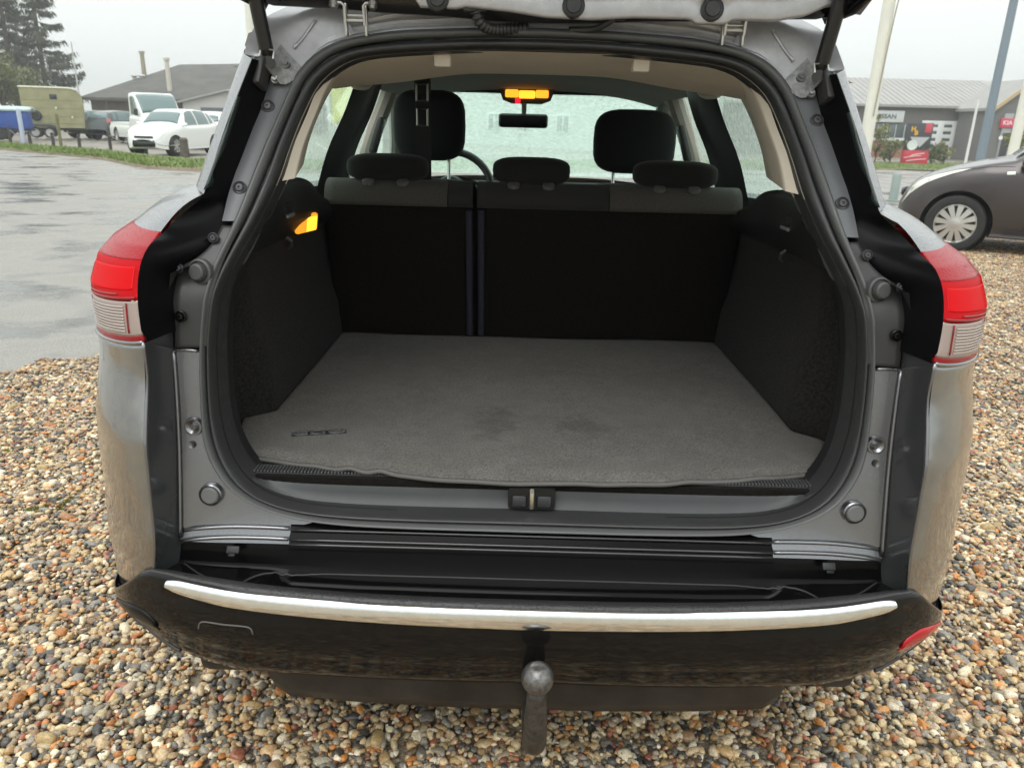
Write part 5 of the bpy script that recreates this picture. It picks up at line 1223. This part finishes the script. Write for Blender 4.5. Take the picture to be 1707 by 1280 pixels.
for (px, pt, pb, m_, yy) in ((240, 86, 120, mat('chimney_buff', (.33, .29, .22), .8), HY+9), (284, 97, 158, mat('chimney_pale', (.55, .52, .45), .7), HY+2.2)):
    a_, b_ = hp(px, pt, yy), hp(px, pb, yy); hh = a_[2]-b_[2]; MB().disc_stack((b_[0], b_[1], b_[2]-.4), (0, 0, 1), [(0, .22), (hh+.2, .19), (hh+.2, .27), (hh+.4, .27), (hh+.4, 0)], 12).out('chimney', m_, roof)
b_ = hp(284, 157, HY+2.2); MB().disc_stack((b_[0], b_[1], b_[2]-.1), (0, 0, 1), [(-.4, .42), (.0, .40), (.16, .25), (.2, 0)], 12).out('flashing', mat('lead_flash', (.6, .6, .58), .4), roof)
for px in (224, 236): b_ = hp(px, 130, HY+6); MB().disc_stack((b_[0], b_[1], b_[2]-.6), (0, 0, 1), [(0, .2), (.7, .2), (.75, .36), (.9, .24), (.9, 0)], 10).out('roof_vent', mat('vent_pale', (.5, .5, .48), .6), roof)
for k in range(9): MB().box((x0+2.0+k*3.1, .56, ze_*.5), (.15, .10, ze_), .01).out('wall_post', mat('post_brown', (.14, .11, .09), .8), lb)
c0, c1, c2, c3 = hp(290, 141, HY+5), hp(400, 136, HY+5), hp(400, 134, HY+5.3), hp(290, 139, HY+5.3)
def onroof(p): t = p[1]/11; return (p[0], p[1], ze_+(r0_[2]-ze_)*t+.08)
v, f = shell(np.array([[onroof(c0), onroof(c3)], [onroof(c1), onroof(c2)]]), .05, False); fixn(mk('roof_light', v, f, mat('roof_light', (.27, .26, .235), .5), roof, smooth=False))
gs_ = at(372, 190, y=62.); gw = empty('pale_shed', (float(gs_[0])-1.5, 62, float(zg(gs_[0], 60))), 0, 'pale gabled shed with a dark door behind the white hatchbacks', 'building')
MB().add(*prism([(-1.6, -.3), (5.5, -.3), (5.5, 2.35), (2.0, 3.2), (-1.6, 2.35)], 0, 3.5)).out('wall', mat('pale_wall', (.45, .45, .43), .8), gw, smooth=False)
MB().box((1.5, -.03, 1.0), (3.4, .06, 2.0), .01).out('door', mat('door_slate', (.08, .09, .10), .6), gw)
MB().add(*prism([(-1.9, 2.28), (2.0, 3.23), (5.8, 2.28), (5.8, 2.4), (2.0, 3.36), (-1.9, 2.4)], -.3, 3.8)).out('roof', mat('pale_roof', (.33, .33, .32), .7), gw, smooth=False)
an = put(140, 88); ao = MB().disc_stack(an, (0, 0, 1), [(0, .09), (7.6, .06), (7.6, 0)], 8).out('antenna_mast', mat('mast_grey', (.5, .52, .5), .5), None); tag(ao, 'thin grey mast rising left of the dark hall roof', 'mast')

# ------------------------------------------------------------------ trees
barkm = mat('bark', (.09, .07, .055), .9, bump=(20, .5, .02)); needle = mat('spruce_needles', (.045, .055, .03), .7, noise=(1.5, .35, 4, (.075, .08, .045))); leafm = mat('leaf_green', (.11, .15, .045), .6, noise=(1.2, .4, 4, (.18, .20, .07))); leafy = mat('leaf_yellow_green', (.16, .18, .05), .6, noise=(2, .3, 4, (.24, .24, .07)))
def spruce(loc, h_, r0, seed, label):
    r = np.random.default_rng(seed); root = empty('spruce_tree', loc, 0, label, 'tree', 'spruces at the left edge')
    tr = MB(); tr.add(*tube([(0, 0, -.3), (0, 0, h_*.3), (.05, 0, h_*.7), (0, 0, h_)], [.28, .22, .12, .02], 10)); V = []; F = []
    def leaf(p, d, w_, l_):
        u = d.cross(Vector((r.normal(), r.normal(), r.normal()))).normalized()*w_; k = len(V); V.extend([tuple(p-u), tuple(p+u), tuple(p+d*l_+u*.3), tuple(p+d*l_-u*.3)]); F.append((k, k+1, k+2, k+3))
    z = .12*h_
    while z < h_*.985:
        t = (z/h_-.12)/.88; R0 = r0*(1-t)**.85*r.uniform(.65, 1.15)+.12
        for k in range(r.integers(5, 8)):
            a = r.uniform(0, 2*PI); Rr = R0*r.uniform(.6, 1.15); dz = -.20*Rr+r.uniform(-.1, .12); pts = []
            for u in np.linspace(0, 1, 7): pts.append(Vector((math.cos(a)*Rr*u, math.sin(a)*Rr*u, z+dz*u*1.6+.30*Rr*u**3)))
            tr.add(*tube([tuple(p) for p in pts[::2]], [.035, .025, .015, .006], 5, False, False))
            nl = int(14+20*Rr)
            for _ in range(nl):
                u = r.uniform(.12, 1)**.8; i = min(5, int(u*6)); p = pts[i].lerp(pts[i+1], u*6-i); side = Vector((-math.sin(a), math.cos(a), 0))*r.normal(0, .12+.10*Rr*(1-u*.5))
                leaf(p+side+Vector((0, 0, -.05)), Vector((math.cos(a)*.35+side.x*.8, math.sin(a)*.35+side.y*.8, -r.uniform(.3, 1.1))).normalized(), r.uniform(.035, .08), r.uniform(.22, .6))
        z += r.uniform(.32, .55)
    tr.out('trunk', barkm, root); mk('crown', V, F, needle, root, False)
p = put(36, 92); spruce(p, 23, 2.6, 1, 'tall dark spruce at the top left corner, left one of the pair')
p = put(88, 92); spruce(p, 21, 3.3, 2, 'tall dark spruce at the top left, right one of the pair')
def bush(name, loc, h_, rad, m_, seed, label, cat='tree', group=None, trunk=.35, n=2600, ls=.16):
    r = np.random.default_rng(seed); root = empty(name, loc, 0, label, cat, group); V = []; F = []
    tr = MB(); tr.add(*tube([(0, 0, -.2), (.03*h_, 0, h_*trunk), (0, .02*h_, h_*.75)], [.05*rad+.02, .04*rad+.015, .012], 8))
    cl = [(Vector((r.normal(0, .42)*rad, r.normal(0, .42)*rad, h_*(trunk+(1-trunk)*r.uniform(.1, .92)))), r.uniform(.28, .5)*rad) for _ in range(14)]
    for c_, q in cl: tr.add(*tube([(0, 0, h_*trunk*.9), tuple(c_*.6+Vector((0, 0, h_*trunk*.35))), tuple(c_)], [.025*rad+.008, .016*rad+.005, .004], 5, False, False))
    for i in range(n):
        c_, q = cl[r.integers(len(cl))]; d = Vector(r.normal(size=3)).normalized(); p_ = c_+d*q*r.uniform(.45, 1.1)
        u = d.cross(Vector(r.normal(size=3))).normalized(); w_ = u.cross(Vector(r.normal(size=3))).normalized(); k = len(V); s_ = ls*r.uniform(.6, 1.3)
        V.extend([tuple(p_-u*s_*.5), tuple(p_+w_*s_*.32), tuple(p_+u*s_*.5), tuple(p_-w_*s_*.32)]); F.append((k, k+1, k+2, k+3))
    tr.out('trunk' if cat == 'tree' else 'stem', barkm, root); mk('crown' if cat == 'tree' else 'foliage', V, F, m_, root, False)
bush('broadleaf_tree', put(12, 76), 5.4, 2.6, leafm, 3, 'green broadleaf tree at the left edge below the spruces', group='broadleaf trees at the left edge', ls=.24, n=4200)
bush('broadleaf_tree', put(-30, 74), 6.2, 2.8, leafm, 4, 'green broadleaf tree cut by the left edge of the picture', group='broadleaf trees at the left edge', ls=.24, n=3500)
bush('broadleaf_tree', put(50, 80), 4.6, 2.4, leafm, 6, 'lower green broadleaf tree behind the horse trailer', group='broadleaf trees at the left edge', ls=.24, n=3200)

# ------------------------------------------------------------------ showroom on the right
rbx = put(1545, 66); sh_ = empty('showroom', (0, 72, float(zg(36, 63))), 0, 'long grey showroom with a pale sloping roof, brick base and glazed workshop door', 'building'); zb0 = sh_.location.z
def wp(px, py, y=72.): p = at(px, py, y=y); return p[0], p[2]-zb0
grw = mat('grey_cladding', (.135, .125, .117), .7, noise=(.6, .08, 4, None)); roofp = mat('pale_roof_sheet', (.32, .31, .30), .55, noise=(.4, .06, 4, None)); brick = mat('brick_base', (.34, .155, .10), .8, noise=(6, .2, 4, None)); framew = mat('white_frames', (.74, .76, .75), .5); glz = mat('showroom_glass', (.08, .105, .105), .08, coat=.5)
xl, xr = 12., wp(1664, 200)[0]; ze = wp(1550, 176)[1]; zr = wp(1550, 133, 80)[1]
MB().add(*prism([(xl, -1), (xr+14, -1), (xr+14, ze), (xl, ze)], 0, 16)).out('wall', grw, sh_, smooth=False)
rfm = MB(); rfm.add([(xl-.4, -.5, ze-.02), (xr+14, -.5, ze-.02), (xr+14, 8, zr), (xl-.4, 8, zr), (xl-.4, 16.5, ze), (xr+14, 16.5, ze), (xl-.4, -.5, ze-.22), (xr+14, -.5, ze-.22)], [(0, 1, 2, 3), (3, 2, 5, 4), (6, 7, 1, 0), (0, 3, 4)]); rfo = rfm.out('roof', roofp, sh_, smooth=False)
for k in range(60):
    x = xl+k*.55
    if x < xr+13: MB().add(*tube([(x, -.5, ze+.0), (x, 8, zr+.02)], .025, 4)).out('roof_seam', roofp, rfo)
for py in (148, 158): a_, b_ = wp(1541, py, 77), wp(1563, py, 77); MB().box(((a_[0]+b_[0])/2, 5.2-(.8 if py == 158 else 0), a_[1]+.0), (b_[0]-a_[0], .3, .22), .03).out('roof_vent', mat('roof_vent_grey', (.2, .2, .2), .7), rfo)
def wbox(px0, py0, px1, py1, nm, m_, par=sh_, off=.06, th=.12, bev=.01):
    a_, b_ = wp(px0, py1), wp(px1, py0); return MB().box(((a_[0]+b_[0])/2, -off, (a_[1]+b_[1])/2), (abs(b_[0]-a_[0]), th, abs(b_[1]-a_[1])), bev).out(nm, m_, par)
sg = wbox(1440, 185.5, 1507, 203, 'sign_board', mat('sign_silver', (.62, .65, .65), .4), off=.12, th=.2)
a_ = wp(1474, 194.5); text_mesh('lettering', 'NISSAN', .95, .02, mat('sign_letters', (.10, .12, .11), .5), Matrix.Translation((a_[0], -.24, a_[1])) @ Matrix.Rotation(PI/2, 4, 'X') @ Matrix.Diagonal((.62, .55, 1, 1)), sg, bold=.02)
wn = wbox(1425, 208, 1512, 231, 'window_band', glz, off=.03, th=.05)
for px in (1430, 1446, 1460, 1476, 1490, 1505): wbox(px, 208, px+3.5, 231, 'mullion', framew, wn, off=.08, th=.08)
wbox(1425, 231, 1514, 234, 'sill', framew, wn, off=.1, th=.14)
for (p0, p1) in ((1400, 1513), (1604, 1640)): wbox(p0, 236, p1, 274, 'brick_plinth', brick, off=.08, th=.12)
dr = wbox(1536, 202, 1610, 270, 'workshop_door', glz, off=.05, th=.06)
for py in (203, 214, 225.5, 237, 249): wbox(1536, py, 1610, py+4.5, 'door_rail', framew, dr, off=.10, th=.08)
wbox(1536, 253, 1610, 272, 'door_panel', framew, dr, off=.09, th=.06)
for px in (1536, 1561, 1585, 1607): wbox(px, 202, px+3.2, 270, 'door_stile', framew, dr, off=.115, th=.06)
wn = wbox(1612, 219, 1645, 233, 'window_band', glz, off=.03, th=.05)
for px in (1612, 1628, 1643): wbox(px, 217, px+2.5, 234, 'mullion', framew, wn, off=.08, th=.08)
wbox(1612, 234, 1645, 236.5, 'sill', framew, wn, off=.1, th=.14)
# gabled wing
wg = empty('gabled_wing', (0, 66, float(zg(40, 60))), 0, 'dark gabled entrance wing with timber barge board and red sign at the right edge', 'building'); zbw = wg.location.z
def gp2(px, py): p = at(px, py, y=66.); return p[0], p[2]-zbw
gx0, gze = gp2(1661, 181); gx1, gzr = gp2(1722, 138)
MB().add(*prism([(gx0, -1), (gx0+2*(gx1-gx0), -1), (gx0+2*(gx1-gx0), gze), (gx1, gzr), (gx0, gze)], 0, 5.5)).out('wall', mat('wing_cladding', (.15, .145, .14), .7), wg, smooth=False)
def _gab(lo, hi): return [(gx0-.3, gze-.25+lo), (gx1, gzr+lo), (gx0+2*(gx1-gx0)+.3, gze-.25+lo), (gx0+2*(gx1-gx0)+.3, gze-.25+hi), (gx1, gzr+hi), (gx0-.3, gze-.25+hi)]
MB().add(*prism(_gab(0, .34), -.35, -.25)).out('barge_board', mat('timber_barge', (.50, .37, .20), .6), wg, smooth=False)
MB().add(*prism(_gab(.05, .30), -.249, 5.7)).out('roof', roofp, wg, smooth=False)
def gbox(px0, py0, px1, py1, nm, m_, par=wg, off=.06, th=.12):
    a_, b_ = gp2(px0, py1), gp2(px1, py0); return MB().box(((a_[0]+b_[0])/2, -off, (a_[1]+b_[1])/2), (abs(b_[0]-a_[0]), th, abs(b_[1]-a_[1])), .01).out(nm, m_, par)
gb = gbox(1656, 190, 1690, 275, 'entrance_frame', mat('entrance_grey', (.33, .34, .34), .5))
rs_ = gbox(1664, 198, 1690, 213, 'sign_board', mat('red_sign', (.62, .03, .09), .45), gb, .16, .12)
a_ = gp2(1677, 205.5); text_mesh('lettering', 'KIA', .50, .01, mat('sign_white', (.8, .8, .8), .5), Matrix.Translation((a_[0], -.232, a_[1])) @ Matrix.Rotation(PI/2, 4, 'X'), rs_, bold=.006)
gd = gbox(1659, 222, 1682, 275, 'entrance_door', mat('door_black', (.03, .03, .03), .3), gb, .13, .06)
a_ = gp2(1666, 230); MB().disc_stack((a_[0], -.165, a_[1]), (0, -1, 0), [(0, .17), (.02, .17), (.02, .12), (.005, .11), (.005, 0)], 18).out('door_emblem', mat('sign_white', (.8, .8, .8), .5), gd)
# price pylon
pl = ground_at(1522, 274); pd = float(np.dot(np.array(pl)-CAM, _F)); py_ = empty('pylon_sign', pl, R_(-8), 'dark price pylon with yellow letters, a round emblem and a red panel at its foot', 'sign'); m1 = pd/FF
MB().box((0, 0, 32*m1), (40*m1, .25, 66*m1), .02).out('panel', mat('pylon_black', (.035, .037, .045), .4), py_)
MB().box((0, -.02, 10.5*m1), (41*m1, .27, 23*m1), .01).out('red_panel', mat('pylon_red', (.60, .03, .06), .45), py_)
MB().add(*prism([(-13*m1, 43*m1), (17*m1, 43*m1), (4*m1, 27*m1), (-8*m1, 36*m1)], -.16, -.12)).out('grey_wedge', mat('pylon_grey', (.48, .48, .52), .5), py_, smooth=False)
MB().disc_stack((-8*m1, -.13, 30*m1), (0, -1, 0), [(0, 8*m1), (.05, 8*m1), (.05, 5.5*m1), (.03, 5*m1), (.03, 0)], 26).out('emblem', mat('pylon_pale', (.72, .75, .74), .4), py_)
rt = Matrix.Rotation(PI/2, 4, 'X'); ylw = mat('pylon_yellow', (.75, .42, .02), .5)
text_mesh('lettering', 'H', 10*m1, .02, ylw, Matrix.Translation((-10*m1, -.14, 55*m1)) @ rt, py_, bold=.02); text_mesh('lettering', 'B', 10*m1, .02, ylw, Matrix.Translation((-5*m1, -.14, 49*m1)) @ rt, py_, bold=.02)
MB().box((13*m1, -.13, 57*m1), (10*m1, .05, 14*m1), .03).out('red_tag', mat('pylon_red2', (.62, .06, .10), .5), py_)
for k, (x, z, w_) in enumerate(((3, 16, 20), (-5, 12, 26), (2, 7, 30))): MB().add(*tube(cr([((x-w_/2)*m1, -.17, (z-2)*m1), (x*m1, -.17, (z+.5)*m1), ((x+w_/2)*m1, -.17, (z+2)*m1)], 8), .6*m1, 6)).out('white_stroke', mat('sign_white', (.8, .8, .8), .5), py_)
for i, (px, d, h_, rad, m_, lb_) in enumerate(((1466, 62, 3.4, .75, leafy, 'tall yellow green shrub left of the price pylon'), (1492, 62, 1.6, .85, leafm, 'low rounded dark shrub just left of the price pylon'), (1562, 64, 1.2, .9, leafm, 'low shrub right of the price pylon under the workshop door'), (1583, 64, 1.6, .5, leafy, 'small yellow green shrub in front of the workshop door'), (1702, 46, 1.9, .6, leafy, 'yellow green shrub at the foot of the pale pole on the right edge'))):
    bush('shrub', put(px, d), h_, rad, m_, 40+i, lb_, 'shrub', 'shrubs in front of the showroom', .15, 900, .15)

# ------------------------------------------------------------------ poles
def pole(name, px, py, d, r0, r1, h_, m_, label, cat='pole', extra=None):
    p = put(px, d); q = at(px, py, y=p[1]); root = empty(name, (float(q[0]), p[1], p[2]), 0, label, cat)
    MB().disc_stack((0, 0, -.2), (0, 0, 1), [(0, r0), (h_, r1), (h_, 0)], 16).out('shaft', m_, root)
    MB().disc_stack((0, 0, 0), (0, 0, 1), [(0, r0*1.5), (.05, r0*1.5), (.12, r0*1.1), (.12, 0)], 16).out('foot', m_, root)
    return root
wpole = mat('white_mast', (.72, .71, .62), .5, noise=(2, .05, 3, None))
r_ = pole('flag_pole', 1463, 120, 16, .115, .085, 9, wpole, 'cream white flag pole in front of the showroom')
MB().add(*tube(cr([(.02, -.10, 6), (.20, -.11, 4.6), (.08, -.12, 3.2), (.0, -.125, 1.6)], 20), .012, 6)).out('halyard', mat('rope', (.35, .32, .25), .8), r_)
pole('flag_pole', 417, 40, 20, .10, .085, 9, wpole, 'cream white flag pole behind the left strut of the open tailgate')
pole('flag_pole', 1703, 190, 24, .13, .11, 5.4, wpole, 'cream white pole cut by the right edge of the picture')
r_ = pole('street_lamp', 1664, 125, 26, .125, .085, 9.5, mat('lamp_post_blue_grey', (.20, .25, .29), .5), 'blue grey street lamp post at the right', 'street lamp')
MB().tube([(0, 0, 9.2), (0, -.3, 9.5), (0, -1.0, 9.6)], .05, 8).out('arm', mat('lamp_post_blue_grey', (.20, .25, .29), .5), r_); MB().box((0, -1.25, 9.6), (.25, .6, .12), .04).out('lamp_head', mat('lamp_head_grey', (.3, .3, .3), .5), r_)
pole('thin_pole', 1621, 215, 45, .07, .055, 3.6, mat('thin_white', (.7, .7, .68), .5), 'thin white pole beside the workshop door')
bo = ground_at(1488, 336); rt_ = empty('bollard', bo, 0, 'pale grey green bollard just behind the plum hatchback', 'bollard'); d_ = float(np.dot(np.array(bo)-CAM, _F))
MB().disc_stack((0, 0, -.1), (0, 0, 1), [(0, 7/FF*d_), (.1+42/FF*d_, 7/FF*d_), (.1+45/FF*d_, 5/FF*d_), (.1+45/FF*d_, 0)], 16).out('shaft', mat('bollard_grey', (.26, .32, .30), .5), rt_); MB().disc_stack((0, 0, 0), (0, 0, 1), [(0, 11/FF*d_), (.03, 11/FF*d_), (.04, 0)], 16).out('foot', mat('bollard_grey', (.26, .32, .30), .5), rt_)
# feather banner and house seen through the car windows
fp = put(552, 24); fbn = empty('feather_banner', fp, 0, 'yellow feather banner seen through the left rear quarter window', 'banner')
MB().disc_stack((0, 0, 0), (0, 0, 1), [(0, .03), (3.4, .015), (3.4, 0)], 8).out('pole', mat('mast_grey', (.5, .52, .5), .5), fbn)
v, f = shell(np.array([[(x*(.25+.55*math.sin(t*2.6)), .03*math.sin(6*t), 1.15+t*2.2) for x in np.linspace(0, 1, 5)] for t in np.linspace(0, 1, 14)]), .006, False); fixn(mk('cloth', v, f, mat('banner_yellow', (.72, .70, .06), .7), fbn))
hs = empty('terrace_house', (1, 64, float(zg(3, 62))), 0, 'pale rendered house with white framed windows seen through the windscreen', 'house')
MB().add(*prism([(-15, -1), (15, -1), (15, 7.0), (-15, 7.0)], 0, 9)).out('wall', mat('pale_render', (.50, .52, .50), .8, noise=(.4, .06, 4, None)), hs, smooth=False)
MB().add(*prism([(-.5, 6.9), (9.5, 6.9), (4.5, 10.2)], -15.5, 15.5, 'x')).out('roof', mat('slate_roof', (.14, .14, .14), .7), hs, smooth=False)
for k, px in enumerate((700, 760, 824, 872, 938, 1010, 1070)):
    for lv in range(2):
        a_ = at(px, 206, y=64.); x = a_[0]-1; z = 1.9+lv*2.7; fr = MB().box((x, -.05, z), (1.15, .14, 1.5), .01).out('window', framew, hs)
        for dx in (-.26, .26): MB().box((x+dx, -.125, z+.0), (.42, .03, 1.25), .005).out('pane', glz, fr)
# moss between the stones
mossm = mat('moss', (.16, .20, .03), .8, noise=(60, .4, 3, (.26, .27, .05)))
for i, (px, py, r_, lb_) in enumerate(((72, 750, .035, 'upper moss tuft among the pebbles left of the silver car'), (93, 845, .045, 'middle moss tuft among the pebbles left of the silver car'), (12, 752, .03, 'moss tuft among the pebbles at the left edge'), (62, 856, .025, 'small moss tuft beside the middle one left of the silver car'))):
    p = gnd(px, py); r = np.random.default_rng(70+i); V = []; F = []
    for _ in range(260):
        a = r.uniform(0, 6.28); q = r_*math.sqrt(r.uniform(0, 1)); b = Vector((q*math.cos(a)*1.6, q*math.sin(a), .006)); h_ = r.uniform(.006, .016); w_ = .0025; an_ = r.uniform(0, 6.28); k = len(V)
        V += [tuple(b+Vector((math.cos(an_)*w_, math.sin(an_)*w_, 0))), tuple(b-Vector((math.cos(an_)*w_, math.sin(an_)*w_, 0))), tuple(b+Vector((r.normal(0, .004), r.normal(0, .004), h_)))]; F.append((k, k+1, k+2))
    o = mk('moss_tuft', V, F, mossm, None, False); o.location = tuple(p); tag(o, lb_, 'moss', 'moss tufts in the gravel')

# ------------------------------------------------------------------ rain-laden air
hz = bpy.data.materials.new('rain_haze'); hz.use_nodes = True; t_ = hz.node_tree; t_.nodes.clear(); o_ = t_.nodes.new('ShaderNodeOutputMaterial'); pvn = t_.nodes.new('ShaderNodeVolumePrincipled')
pvn.inputs['Color'].default_value = (.93, .96, .95, 1); pvn.inputs['Density'].default_value = .0017; pvn.inputs['Anisotropy'].default_value = .2; t_.links.new(pvn.outputs[0], o_.inputs['Volume'])
hb = MB().box((0, 0, 12.5), (1660, 1660, 31)).out('haze', hz, None, smooth=False); tag(hb, 'thin rain haze filling the air over the whole place', 'haze', kind='stuff')
